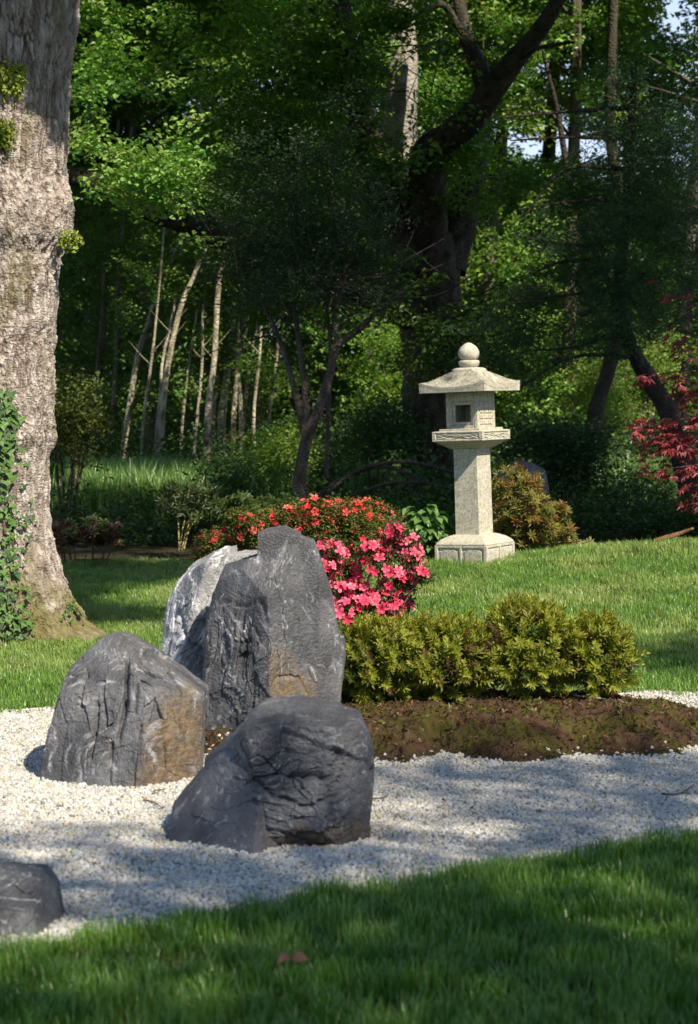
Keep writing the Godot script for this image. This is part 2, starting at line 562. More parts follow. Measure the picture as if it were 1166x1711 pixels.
func ground() -> void:
	var xs := axis(-5.0, 5.0, 0.09, -250.0, 250.0)
	var zs := axis(-20.0, -3.0, 0.09, -300.0, 120.0)
	var mb := MB.new()
	for z in zs:
		for x in xs:
			var y := height(x, z)
			mb.v.append(Vector3(x, y, z))
			var k := 1.0 + 0.5 * n_fbm.get_noise_2d(x * 2.5, z * 2.5)
			var c := Color(0.045, 0.04, 0.022)
			match zone(x, z):
				0, 2: c = Color(0.055, 0.075, 0.02)
				1: c = Color(0.22, 0.20, 0.16)
			mb.c.append(c * k)
	mb.grid_index(0, zs.size(), xs.size(), false)
	obj("ground", mb.mesh(), M.soil, self, "structure")
	# the soil island
	mb = MB.new()
	var cols := 210; var rows := 110
	for r in rows:
		for q in cols:
			var x := -1.15 + 4.0 * q / (cols - 1)
			var z := -10.05 + 2.0 * r / (rows - 1)
			var y := mound_h(x, z)
			mb.v.append(Vector3(x, y + 0.004, z))
			var moss := smoothstep(0.0, 0.35, n_fbm.get_noise_2d(x * 2.6 + 3.0, z * 2.6) + 0.12)
			var c := Color(0.062, 0.038, 0.023).lerp(Color(0.055, 0.052, 0.013), moss * 0.8)
			mb.c.append(c * (1.0 + 0.6 * n_fbm.get_noise_2d(x * 18.0, z * 18.0)))
	mb.grid_index(0, rows, cols, false)
	obj("soil_mound", mb.mesh(), M.soil, self, "structure")

func gravel() -> void:
	var stones: Array[ArrayMesh] = []
	var insts: Array[Inst] = []
	for s in 5:
		var mb := MB.new()
		var sp := SphereMesh.new()
		sp.radial_segments = 6; sp.rings = 3; sp.radius = 1.0; sp.height = 2.0
		var arr := sp.get_mesh_arrays()
		var v: PackedVector3Array = arr[Mesh.ARRAY_VERTEX]
		for k in v.size():
			var p := v[k]
			var q := 1.0 + 0.5 * n_soft.get_noise_3d(p.x * 1.3 + s * 9.0, p.y * 1.3, p.z * 1.3)
			v[k] = p * q * Vector3(1.0, 0.72, 0.85)
			mb.c.append(Color.WHITE * (1.0 + 0.1 * n_soft.get_noise_3d(p.x * 3.0, p.y * 3.0, s)))
		mb.v = v
		mb.i = arr[Mesh.ARRAY_INDEX]
		stones.append(mb.mesh(true))
		insts.append(Inst.new())
	var step := 0.0115
	var d := 5.1
	while d < 10.5:
		var half := d * 0.1835 + 1.3
		var x := -half
		while x < half:
			var px := x + rf(-0.5, 0.5) * step
			var z := -d + rf(-0.5, 0.5) * step
			x += step
			var fe := front_edge(px); var be := back_edge(px)
			if -z < fe - 0.04 or -z > be + 0.05:
				continue
			var mh := mound_h(px, z)
			if mh > 0.0:
				if rng.randf() > 0.05 * smoothstep(0.05, 0.0, mh) * (1.0 + 2.0 * n_soft.get_noise_2d(px * 3.0, z * 3.0)) and not (px < -0.35 and z > -8.75 and rng.randf() < 0.09):
					continue
			var y := maxf(height(px, z), mh) + rf(-0.003, 0.005)
			var s := 0.0077 * rf(0.5, 1.5)
			var c := Color(0.475, 0.462, 0.425) * rf(0.7, 1.18)
			var kind := rng.randf()
			if kind < 0.16:
				c = Color(0.52, 0.45, 0.32) * rf(0.7, 1.1)
			elif kind < 0.24:
				c = Color(0.30, 0.30, 0.285) * rf(0.5, 1.1)
			insts[rng.randi() % 5].add(Transform3D(rbasis().scaled(Vector3.ONE * s), Vector3(px, y, z)), c)
		d += step
	var o := Node3D.new()
	o.name = "gravel"
	add_child(o)
	tag(o, "raked bed of small white crushed stones around the dark rocks", "gravel")
	o.set_meta("kind", "stuff")
	for s in 5:
		spread("stones", stones[s], M.gravel, insts[s], o)

func tuft(s: int, n: int, radius: float, h: float, w: float, segs: int, lean := 0.5) -> ArrayMesh:
	var r := RandomNumberGenerator.new()
	r.seed = s
	var mb := MB.new()
	for k in n:
		var p := Vector3(r.randfn(0, 0.5), 0, r.randfn(0, 0.5)) * radius
		var a := r.randf_range(0, TAU)
		var side := Vector3(cos(a), 0, sin(a))
		var out := Vector3(-sin(a), 0, cos(a)).rotated(Vector3.UP, r.randf_range(-0.8, 0.8))
		var hh := h * r.randf_range(0.45, 1.2)
		var ln := hh * r.randf_range(0.1, 1.0) * lean
		var c := Color.WHITE * r.randf_range(0.7, 1.25)
		if r.randf() < 0.07:
			c = Color(c.r * 2.2, c.g * 1.35, c.b * 1.8)
		c = Color(c.r * r.randf_range(0.8, 1.3), c.g, c.b * r.randf_range(0.7, 1.3))
		var prev := p - Vector3(0, 0.01, 0)
		var pw := w
		for g in segs:
			var t := float(g + 1) / segs
			var q := p + Vector3.UP * hh * (t - 0.25 * t * t * lean) + out * ln * t * t
			var nw := w * (1.0 - t * t)
			if g < segs - 1:
				mb.quad(prev - side * pw * 0.5, prev + side * pw * 0.5, q + side * nw * 0.5, q - side * nw * 0.5, c)
			else:
				mb.tri(prev - side * pw * 0.5, prev + side * pw * 0.5, q, c)
			prev = q; pw = nw
	return mb.mesh(true)

func grass_cols(x: float, z: float) -> Color:
	var n := n_fbm.get_noise_2d(x * 0.9 + 8.0, z * 0.9)
	var c := Color(0.135, 0.255, 0.046).lerp(Color(0.25, 0.33, 0.095), clampf(0.35 + n * 1.8, 0.0, 1.0))
	if n_fbm.get_noise_2d(x * 1.6 + 40.0, z * 1.6) > 0.3:
		c = c.lerp(Color(0.24, 0.29, 0.08), 0.35)
	return c * 1.14 * (1.0 + 0.25 * n_soft.get_noise_2d(x * 5.0, z * 5.0))

func near_col(x: float, z: float) -> Color:   # the longer, lusher grass of the foreground
	var n := n_fbm.get_noise_2d(x * 1.4 + 8.0, z * 1.4)
	return Color(0.082, 0.20, 0.020).lerp(Color(0.145, 0.27, 0.042), clampf(0.35 + n * 1.6, 0.0, 1.0)) * (1.0 + 0.2 * n_soft.get_noise_2d(x * 6.0, z * 6.0))

func lawns() -> void:
	var near := thing("near_lawn", "lush green grass in the foreground shade, edging the white gravel", "grass")
	near.set_meta("kind", "stuff")
	for s in 3:
		var inst := Inst.new()
		var d := 3.6
		var step := 0.052
		while d < 8.5:
			var half := d * 0.1835 + 1.5
			var x := -half
			while x < half:
				var px := x + rf(-1, 1) * step; var z := -d + rf(-1, 1) * step
				x += step
				if rng.randi() % 3 != s:
					continue
				var edge := front_edge(px) + z
				if edge < 0.0:
					continue
				var k := rf(0.75, 1.2) * (1.0 if edge > 0.1 else rf(0.6, 1.15))
				k *= 1.0 + 0.35 * n_soft.get_noise_2d(px * 3.0, z * 3.0)
				inst.add(Transform3D(Basis(Vector3.UP, rf(0, TAU)).scaled(Vector3(1, k, 1)), Vector3(px, height(px, z), z)), near_col(px, z))
			d += step
		spread("blades", tuft(100 + s, 34, 0.05, 0.062, 0.0038, 3), M.grass, inst, near)
	# thin longer stalks along the edge of the gravel
	var st := Inst.new()
	for k in 130:
		var x := rf(-1.3, 1.7)
		var d := front_edge(x) - absf(rng.randfn(0, 0.06))
		st.add(Transform3D(Basis(Vector3.UP, rf(0, TAU)).scaled(Vector3.ONE * rf(0.6, 1.2)), Vector3(x, height(x, -d), -d)), Color(0.12, 0.19, 0.04))
	spread("stalks", tuft(110, 4, 0.03, 0.13, 0.0028, 3, 0.45), M.grass, st, near)
	var far := thing("far_lawn", "sunlit mown lawn rising behind the gravel to the stone lantern", "grass")
	far.set_meta("kind", "stuff")
	for s in 3:
		var inst := Inst.new()
		var d := 9.7
		while d < 19.0:
			var step := 0.05 + 0.0035 * (d - 9.7)
			var half := d * 0.1835 + 1.5
			var x := -half
			while x < half:
				var px := x + rf(-1, 1) * step; var z := -d + rf(-1, 1) * step
				x += step
				if rng.randi() % 3 != s or zone(px, z) != 2:
					continue
				if Vector2(px + 2.4, z + 12.5).length() < 0.5:
					continue
				var k := rf(0.7, 1.25) * (1.0 + 0.3 * n_soft.get_noise_2d(px * 2.0, z * 2.0))
				inst.add(Transform3D(Basis(Vector3.UP, rf(0, TAU)).scaled(Vector3(1.15, k, 1.15)), Vector3(px, height(px, z), z)), grass_cols(px, z) * 1.05)
			d += step
		spread("blades", tuft(120 + s, 26, 0.062, 0.056, 0.0042, 2, 0.7), M.grass, inst, far)

# ---------------------------------------------------------------- rocks
func cube_dir(f: int, u: float, v: float) -> Vector3:
	u = tan(u * PI / 4.0); v = tan(v * PI / 4.0)
	match f:
		0: return Vector3(1, v, -u).normalized()
		1: return Vector3(-1, v, u).normalized()
		2: return Vector3(u, 1, -v).normalized()
		3: return Vector3(u, -1, v).normalized()
		4: return Vector3(u, v, 1).normalized()
	return Vector3(-u, v, -1).normalized()

# hunks: lists of faces, each face three points [px, py, metres toward the viewer]; the stone is the union of the hunks
func rock(called: String, label: String, c: Vector3, hunks: Array, res: int, o: Dictionary) -> void:
	var s := c.z / F
	var w := at(c.x, c.y, c.z)
	var base := Vector3(w.x, maxf(height(w.x, w.z), mound_h(w.x, w.z)), w.z)
	var lift := w - base
	var planes := []
	for h in hunks:
		var list := []
		for f in h:
			var p := []
			for q in f:
				p.append(Vector3((q[0] - c.x) * s, (c.y - q[1]) * s, q[2]))
			var n: Vector3 = (p[1] - p[0]).cross(p[2] - p[0]).normalized()
			var e := n.dot(p[0])
			if e < 0.0:
				n = -n; e = -e
			list.append([n, maxf(e, 0.01)])
		planes.append(list)
	var k: float = o.get("round", 0.012)
	# chip the edges off with many small flat breaks
	var cr2 := RandomNumberGenerator.new()
	cr2.seed = int(c.x * 7.0 + c.y)
	for list in planes:
		var pts := PackedVector3Array()
		for q in 900:
			var dir := Vector3(cr2.randfn(), cr2.randfn(), cr2.randfn()).normalized()
			var m := 1e9
			for pl in list:
				var dn: float = dir.dot(pl[0])
				if dn > 0.02:
					m = minf(m, pl[1] / dn)
			pts.append(dir * m)
		for q in int(o.get("chips", 7)):
			var n := Vector3(cr2.randfn(), cr2.randfn() * 0.7, cr2.randfn() + 0.25).normalized()
			var sup := 0.0
			for p in pts:
				sup = maxf(sup, n.dot(p))
			list.append([n, sup - cr2.randf_range(0.002, 0.018) * float(o.get("chip_by", 1.0))])
	var grain: Basis = o.get("grain", Basis())
	# split faces: each patch of the surface breaks along a plane of its own
	var seeds := PackedVector3Array(); var tilts := PackedVector3Array(); var steps := PackedFloat32Array()
	var long: Vector3 = o.get("split", Vector3(1.0, 0.45, 1.0))
	for q in int(o.get("splits", 70)):
		var dir := Vector3(cr2.randfn(), cr2.randfn() * 1.2, absf(cr2.randfn())).normalized()
		var m := 0.0
		for list in planes:
			var mm := 1e9
			for pl in list:
				var dn: float = dir.dot(pl[0])
				if dn > 0.02:
					mm = minf(mm, pl[1] / dn)
			m = maxf(m, mm)
		seeds.append(dir * m)
		tilts.append(Vector3(cr2.randfn(), cr2.randfn() * 0.6, cr2.randfn()) * 0.11)
		steps.append(cr2.randf_range(-0.012, 0.008))
	var amp: float = o.get("amp", 1.0)
	var mb := MB.new()
	for f in 6:
		var b := mb.v.size()
		var rs := res if f != 5 and f != 3 else res / 3
		for a in rs:
			for q in rs:
				var dir := cube_dir(f, -1.0 + 2.0 * q / (rs - 1), -1.0 + 2.0 * a / (rs - 1))
				var r := 0.0
				for list in planes:
					var m := 1e9
					for pl in list:
						var dn: float = dir.dot(pl[0])
						if dn > 0.02:
							m = minf(m, pl[1] / dn)
					var acc := 0.0
					for pl in list:
						var dn: float = dir.dot(pl[0])
						if dn > 0.02:
							acc += exp(-(pl[1] / dn - m) / k)
					m -= k * log(acc)
					r = maxf(r, m)
				var p := dir * r
				var g := grain * p
				var warp := n_soft.get_noise_3d(p.x * 3.0, p.y * 3.0, p.z * 3.0 + 9.0) * 0.08
				var ppx := p.x / s + c.x; var ppy := c.y - p.y / s
				var rough := amp * 0.35
				for e in o.get("rough", []):
					rough += e[4] * smoothstep(1.15, 0.75, Vector2((ppx - e[0]) / e[2], (ppy - e[1]) / e[3]).length() + 0.15 * warp / 0.08) if p.z > -0.05 else 0.0
				var low := n_fbm.get_noise_3d(p.x * 2.6 + c.x, p.y * 2.6, p.z * 2.6)
				var chip := n_chip.get_noise_3d(p.x * 4.5 + c.y + warp * 5.0, p.y * 3.4, p.z * 4.5)
				var ridge := n_ridge.get_noise_3d(g.x * 7.5 + warp * 7.0 + c.x, g.y * 1.1, g.z * 7.5)
				var ridge2 := n_ridge.get_noise_3d(g.x * 22.0 + warp * 20.0, g.y * 3.2 + 30.0, g.z * 22.0)
				var lay := g.x * float(o.get("layers", 13.0)) + 2.2 * n_soft.get_noise_3d(p.x * 2.2, p.y * 2.2, p.z * 2.2 + c.x) + 0.5 * n_fbm.get_noise_3d(p.x * 8.0, p.y * 8.0, p.z * 8.0)
				var saw := lay - floorf(lay)
				saw = saw * smoothstep(1.0, 0.86, saw) - 0.45
				var big := smoothstep(-0.1, 0.35, n_soft.get_noise_3d(p.x * 3.1 + 4.0, p.y * 3.1, p.z * 3.1 + c.y))
				var w3 := Vector3(warp, n_soft.get_noise_3d(p.x * 6.0, p.y * 6.0 + 33.0, p.z * 6.0) * 0.04, -warp)
				var flake := n_cellv.get_noise_3dv((g + w3) * Vector3(7.0, 2.4, 7.0) + Vector3(c.x, 0, 0))
				var flake2 := n_cellv.get_noise_3dv((g + w3) * Vector3(19.0, 7.0, 19.0))
				var pw := p + Vector3(warp, n_fbm.get_noise_3d(p.x * 9.0 + 5.0, p.y * 9.0, p.z * 9.0) * 0.05, warp) * 0.3
				var best := 1e9; var bi := 0
				for q3 in seeds.size():
					var dv := (grain * (pw - seeds[q3])) * long
					var dl := dv.length_squared()
					if dl < best:
						best = dl; bi = q3
				var split := clampf(steps[bi] + tilts[bi].dot(p - seeds[bi]), -0.028, 0.022)
				var dsp := 0.006 * low + split * (0.22 + 0.8 * minf(rough, 1.0)) + (0.3 + rough) * (0.006 * flake + 0.0036 * flake2) + rough * (0.004 * ridge + 0.005 * ridge2 + 0.009 * saw * big) + 0.0034 * n_fbm.get_noise_3d(p.x * 34.0, p.y * 34.0, p.z * 34.0)
				for cr in o.get("cracks", []):
					if p.z > -0.03:
						var q2 := Vector2(ppx + warp * 14.0, ppy + 30.0 * n_soft.get_noise_2d(p.x * 9.0, p.y * 9.0) * 0.15)
						for w2 in cr[0].size() - 1:
							var v0 := Vector2(cr[0][w2][0], cr[0][w2][1]); var v1 := Vector2(cr[0][w2 + 1][0], cr[0][w2 + 1][1])
							var tt := clampf((q2 - v0).dot(v1 - v0) / (v1 - v0).length_squared(), 0.0, 1.0)
							var ds := q2.distance_to(v0.lerp(v1, tt))
							dsp -= cr[2] * exp(-pow(ds / cr[1], 2.0)) * (1.0 if (tt > 0.0 and tt < 1.0) else 0.6)
				p += dir * dsp
				mb.v.append(p + lift)
				# colour: dark slate, pale mineral veins, brown earth stains
				var tone := 0.5 + 0.9 * n_fbm.get_noise_3d(p.x * 4.0 + 3.0, p.y * 4.0, p.z * 4.0 + c.x)
				var col: Color = (o.dark as Color).lerp(o.light, clampf(tone, 0.0, 1.0))
				var vein := smoothstep(o.get("vein_at", 0.5), o.get("vein_at", 0.5) + 0.35, n_ridge.get_noise_3d(g.x * 7.0 + 50.0 + warp * 12.0, g.y * 3.0, g.z * 7.0))
				vein *= smoothstep(0.0, 0.4, n_fbm.get_noise_3d(p.x * 6.0, p.y * 6.0 + 70.0, p.z * 6.0) + 0.15)
				col = col.lerp(o.get("vein", Color(0.32, 0.32, 0.33)), vein * o.get("vein_by", 0.6))
				var thin := smoothstep(0.62, 0.9, n_ridge.get_noise_3d(g.x * 17.0 + 90.0 + warp * 30.0, g.y * 6.0, g.z * 17.0)) * smoothstep(-0.1, 0.3, n_fbm.get_noise_3d(p.x * 5.0 + 60.0, p.y * 5.0, p.z * 5.0))
				col = col.lerp(o.get("vein", Color(0.40, 0.40, 0.41)), thin * 0.8)
				col = col * (1.0 + 0.22 * n_fbm.get_noise_3d(p.x * 40.0, p.y * 40.0, p.z * 40.0))
				for st in o.get("stains", []):
					var e := Vector2(((p.x / s + c.x) - st[0]) / st[2], ((c.y - p.y / s) - st[1]) / st[3]).length()
					e += 0.6 * n_fbm.get_noise_3d(p.x * 9.0, p.y * 9.0, p.z * 9.0)
					if p.z > -0.05:
						col = col.lerp(Color(0.115, 0.078, 0.04) * (1.0 + 0.9 * n_fbm.get_noise_3d(p.x * 25.0, p.y * 25.0, p.z * 25.0)), smoothstep(1.25, 0.6, e) * st[4] * (0.75 + 0.6 * n_fbm.get_noise_3d(p.x * 12.0, p.y * 12.0, p.z * 12.0)))
				mb.c.append(col)
		mb.grid_index(b, rs, rs, false)
	var node := obj(called, mb.mesh(true), M.rock)
	node.position = base
	tag(node, label, "rock", "dark rocks set in the gravel")

func rocks() -> void:
	var slate := {"dark": Color(0.040, 0.041, 0.045), "light": Color(0.100, 0.101, 0.106), "round": 0.0025}
	rock("garden_rock", "tallest dark slate rock, upright with a knob on top, beside the pink azalea", Vector3(455, 1080, 8.75), [[
		[[455, 1180, 0.25], [450, 960, 0.15], [572, 1100, -0.02]],
		[[450, 1000, 0.17], [455, 1190, 0.25], [352, 1090, 0.02]],
		[[353, 1000, 0.0], [338, 1150, 0.0], [345, 1080, -0.3]],
		[[338, 1150, 0.0], [350, 1260, 0.0], [345, 1200, -0.3]],
		[[549, 985, -0.05], [579, 1085, -0.05], [563, 1040, -0.4]],
		[[577, 1085, -0.05], [562, 1260, -0.05], [570, 1150, -0.4]],
		[[529, 906, 0.0], [549, 985, -0.05], [538, 940, -0.3]],
		[[470, 882, 0.0], [530, 908, 0.0], [500, 886, -0.3]],
		[[405, 934, 0.0], [482, 896, 0.0], [440, 905, -0.3]],
		[[353, 1000, 0.0], [374, 945, 0.0], [362, 970, -0.3]],
		[[374, 945, 0.0], [420, 930, 0.0], [400, 935, -0.3]],
		[[400, 940, 0.05], [520, 905, 0.03], [452, 985, 0.15]],
		[[455, 1080, -0.26], [355, 1080, -0.24], [455, 1180, -0.3]],
		[[455, 1300, 0.0], [555, 1300, 0.0], [455, 1300, 0.2]],
	], [
		[[430, 960, 0.0], [431, 885, 0.0], [430, 900, -0.2]], [[474, 881, 0.0], [532, 907, 0.0], [500, 892, -0.2]], [[430, 891, 0.0], [474, 881, 0.0], [460, 884, -0.2]],
		[[430, 1080, 0.06], [486, 1080, 0.06], [460, 900, 0.022]], [[430, 900, -0.12], [486, 900, -0.12], [460, 1000, -0.12]],
		[[430, 1100, 0.0], [486, 1100, 0.0], [460, 1100, -0.12]], [[532, 900, 0.0], [532, 1100, 0.0], [532, 1000, -0.2]],
	]], 180, slate.merged({"amp": 0.5, "vein_by": 0.35, "rough": [[395, 1120, 62, 130, 1.1]], "cracks": [[[[500, 1130], [520, 1165], [526, 1190]], 3.5, 0.012], [[[462, 1128], [488, 1122], [500, 1130]], 3.0, 0.012], [[[432, 935], [480, 930]], 4.0, 0.016], [[[372, 1010], [440, 1000], [452, 1040]], 5.0, 0.012]], "stains": [[490, 1150, 42, 42, 0.95], [472, 1100, 22, 30, 0.6]]}, true))
	rock("garden_rock", "pale grey streaked rock leaning behind the tallest dark rock", Vector3(350, 1050, 9.3), [[
		[[330, 1000, 0.2], [300, 1120, 0.22], [430, 1050, 0.1]],
		[[330, 1000, 0.19], [300, 1120, 0.22], [268, 1050, 0.0]],
		[[268, 1040, 0.0], [276, 1000, 0.0], [270, 1020, -0.3]],
		[[265, 1060, 0.0], [272, 1160, 0.0], [268, 1100, -0.3]],
		[[276, 1008, 0.0], [318, 950, 0.0], [300, 975, -0.3]],
		[[315, 950, 0.0], [375, 918, 0.0], [340, 936, -0.3]],
		[[370, 921, 0.0], [440, 918, 0.0], [400, 920, -0.3]],
		[[440, 920, 0.0], [450, 1160, 0.0], [445, 1000, -0.3]],
		[[350, 1050, -0.22], [450, 1050, -0.22], [350, 1150, -0.24]],
		[[350, 1230, 0.0], [450, 1230, 0.0], [350, 1230, 0.2]],
	]], 130, {"dark": Color(0.12, 0.12, 0.123), "light": Color(0.33, 0.33, 0.33), "vein": Color(0.6, 0.6, 0.6), "vein_by": 0.85, "vein_at": 0.3, "amp": 1.9, "round": 0.006, "grain": Basis(Vector3.FORWARD, -0.5), "cracks": [[[[352, 985], [340, 1010], [352, 1040]], 4.0, 0.02], [[[300, 1010], [318, 1060], [345, 1085]], 4.0, 0.02]]})
	rock("garden_rock", "broad dark slate rock with vertical cracks and a brown end, at left on the gravel", Vector3(205, 1200, 8.03), [[
		[[130, 1150, 0.17], [200, 1280, 0.3], [110, 1280, 0.22]],
		[[150, 1130, 0.16], [255, 1120, 0.2], [190, 1300, 0.3]],
		[[255, 1120, 0.2], [250, 1300, 0.3], [340, 1200, 0.06]],
		[[96, 1180, 0.0], [69, 1318, 0.0], [85, 1250, -0.3]],
		[[118, 1117, 0.0], [96, 1185, 0.0], [105, 1150, -0.3]],
		[[118, 1118, 0.0], [162, 1075, 0.0], [140, 1096, -0.3]],
		[[160, 1072, 0.0], [198, 1065, 0.0], [180, 1068, -0.3]],
		[[195, 1064, -0.02], [250, 1085, -0.02], [220, 1074, -0.3]],
		[[245, 1082, 0.0], [305, 1120, -0.05], [280, 1100, -0.3]],
		[[300, 1128, 0.02], [343, 1160, 0.0], [330, 1150, -0.3]],
		[[341, 1155, 0.0], [334, 1300, 0.0], [340, 1200, -0.3]],
		[[120, 1125, 0.06], [200, 1080, 0.02], [180, 1140, 0.18]],
		[[200, 1075, 0.02], [300, 1130, 0.03], [240, 1130, 0.19]],
		[[205, 1200, -0.25], [305, 1200, -0.25], [205, 1300, -0.28]],
		[[205, 1370, 0.0], [305, 1370, 0.0], [205, 1370, 0.2]],
	]], 176, slate.merged({"light": Color(0.115, 0.115, 0.12), "amp": 0.55, "vein_by": 0.7, "split": Vector3(1.0, 0.22, 1.0), "rough": [[190, 1190, 90, 130, 0.35]], "cracks": [[[[218, 1090], [221, 1120], [221, 1160], [210, 1220]], 3.5, 0.03], [[[172, 1165], [170, 1210], [163, 1255]], 3.5, 0.022], [[[150, 1115], [144, 1165]], 3.0, 0.016], [[[200, 1225], [196, 1290]], 3.0, 0.018], [[[238, 1130], [236, 1180]], 2.5, 0.014], [[[247, 1195], [244, 1270]], 2.5, 0.014]], "grain": Basis(Vector3.FORWARD, -0.06), "stains": [[302, 1235, 46, 95, 1.0], [270, 1290, 50, 30, 0.6]]}, true))
	rock("garden_rock", "low blocky dark rock with stepped ledges, in front on the gravel", Vector3(450, 1310, 6.80), [[
		[[420, 1240, 0.105], [590, 1240, 0.13], [560, 1360, 0.21]],
		[[470, 1368, 0.205], [575, 1362, 0.21], [540, 1412, 0.12]],
		[[556, 1215, 0.12], [604, 1225, 0.0], [600, 1390, 0.05]],
		[[624, 1263, -0.05], [617, 1400, -0.05], [622, 1300, -0.3]],
		[[602, 1206, -0.05], [625, 1265, -0.05], [612, 1230, -0.3]],
		[[428, 1190, -0.14], [535, 1187, -0.14], [480, 1212, 0.10]],
		[[530, 1187, 0.0], [604, 1205, 0.0], [570, 1196, -0.3]],
		[[403, 1225, 0.06], [455, 1370, 0.21], [385, 1330, -0.03]],
		[[398, 1222, 0.0], [430, 1190, 0.0], [415, 1204, -0.3]],
		[[450, 1310, -0.26], [550, 1310, -0.24], [450, 1400, -0.26]],
		[[450, 1450, 0.0], [550, 1450, 0.0], [450, 1450, 0.2]],
	], [
		[[397, 1228, -0.03], [288, 1347, -0.03], [400, 1300, 0.10]],
		[[276, 1400, 0.06], [420, 1400, 0.30], [350, 1340, 0.125]],
		[[300, 1345, 0.045], [425, 1335, 0.18], [360, 1372, 0.155]],
		[[424, 1300, 0.2], [430, 1440, 0.31], [500, 1380, 0.05]],
		[[274, 1372, 0.0], [275, 1440, 0.0], [274, 1400, -0.3]],
		[[286, 1350, 0.0], [273, 1378, 0.0], [280, 1364, -0.3]],
		[[288, 1347, 0.0], [400, 1222, 0.0], [340, 1290, -0.3]],
		[[396, 1232, 0.0], [440, 1290, 0.0], [420, 1264, -0.3]],
		[[450, 1310, -0.24], [550, 1310, -0.24], [450, 1400, -0.24]],
		[[450, 1450, 0.0], [550, 1450, 0.0], [450, 1450, 0.2]],
	]], 184, slate.merged({"amp": 0.6, "dark": Color(0.03, 0.031, 0.035), "light": Color(0.088, 0.09, 0.098), "grain": Basis(Vector3.FORWARD, 1.45), "vein_by": 0.4, "vein": Color(0.26, 0.26, 0.28), "layers": 17.0, "split": Vector3(1.0, 0.5, 1.0), "rough": [[500, 1300, 85, 110, 1.1]],
		"cracks": [[[[490, 1284], [520, 1282], [552, 1286]], 4.5, 0.030], [[[480, 1245], [510, 1247], [536, 1243]], 4.0, 0.018], [[[470, 1320], [510, 1328], [556, 1326]], 4.0, 0.018], [[[432, 1290], [460, 1318]], 4.0, 0.020], [[[545, 1225], [550, 1290], [562, 1340]], 4.0, 0.012], [[[500, 1380], [560, 1372]], 4.0, 0.02]],
		"stains": [[540, 1385, 80, 26, 0.7]]}, true))
	rock("garden_rock", "small rounded dark rock at the lower left, half hidden by grass", Vector3(20, 1530, 5.62), [[
		[[0, 1500, 0.16], [70, 1500, 0.14], [30, 1570, 0.24]],
		[[70, 1480, 0.1], [90, 1590, 0.18], [100, 1540, 0.0]],
		[[92, 1490, 0.0], [108, 1590, 0.0], [98, 1540, -0.3]],
		[[60, 1455, 0.0], [95, 1495, 0.0], [80, 1476, -0.3]],
		[[30, 1456, 0.0], [64, 1455, 0.0], [45, 1455, -0.3]],
		[[-60, 1445, 0.0], [34, 1458, 0.0], [-20, 1450, -0.3]],
		[[0, 1470, 0.05], [80, 1470, 0.04], [40, 1500, 0.15]],
		[[-70, 1450, 0.0], [-90, 1590, 0.0], [-80, 1500, -0.3]],
		[[20, 1530, -0.16], [80, 1530, -0.16], [20, 1600, -0.16]],
		[[20, 1640, 0.0], [80, 1640, 0.0], [20, 1640, 0.2]],
	]], 110, slate.merged({"amp": 0.7, "vein_by": 0.5, "splits": 36}, true))

# ---------------------------------------------------------------- the old tree on the left
var trunk_c := Vector3(-2.40, 0, -12.5)

func trunk_r(y: float, th: float) -> float:
	var e := profile(-y, [[-9.0, 170.0], [-5.3, 148.0], [-4.63, 142.0], [-4.24, 138.0], [-3.85, 129.0], [-3.45, 120.0], [-3.06, 112.0], [-2.89, 122.0], [-2.71, 121.0], [-2.55, 103.0], [-2.2, 97.0], [-1.89, 91.0], [-1.54, 91.0], [-1.38, 96.0], [-1.24, 84.0], [-0.91, 80.0], [-0.71, 88.0], [-0.52, 100.0], [-0.32, 121.0], [-0.17, 146.0], [-0.07, 180.0], [0.1, 235.0]])
	var r := (e + 30.0) * 12.5 / F - 0.026
	var side := 0.5 + 0.5 * cos(th - 0.1)
	if y < 0.8:
		var f := smoothstep(0.8, 0.0, y)
		var lobe := 0.5 + 0.5 * cos(th * 3.0 - 0.15)
		r = lerpf(r, lerpf((88.0 + 30.0) * 12.5 / F, r, pow(lobe, 0.8)), f)
	else:
		r = lerpf((95.0 + 18.0 * (y - 2.0) * 0.25 + 30.0) * 12.5 / F, r, side)
	return r * (1.0 + 0.02 * n_soft.get_noise_3d(cos(th) * 2.0, y * 1.2, sin(th) * 2.0))

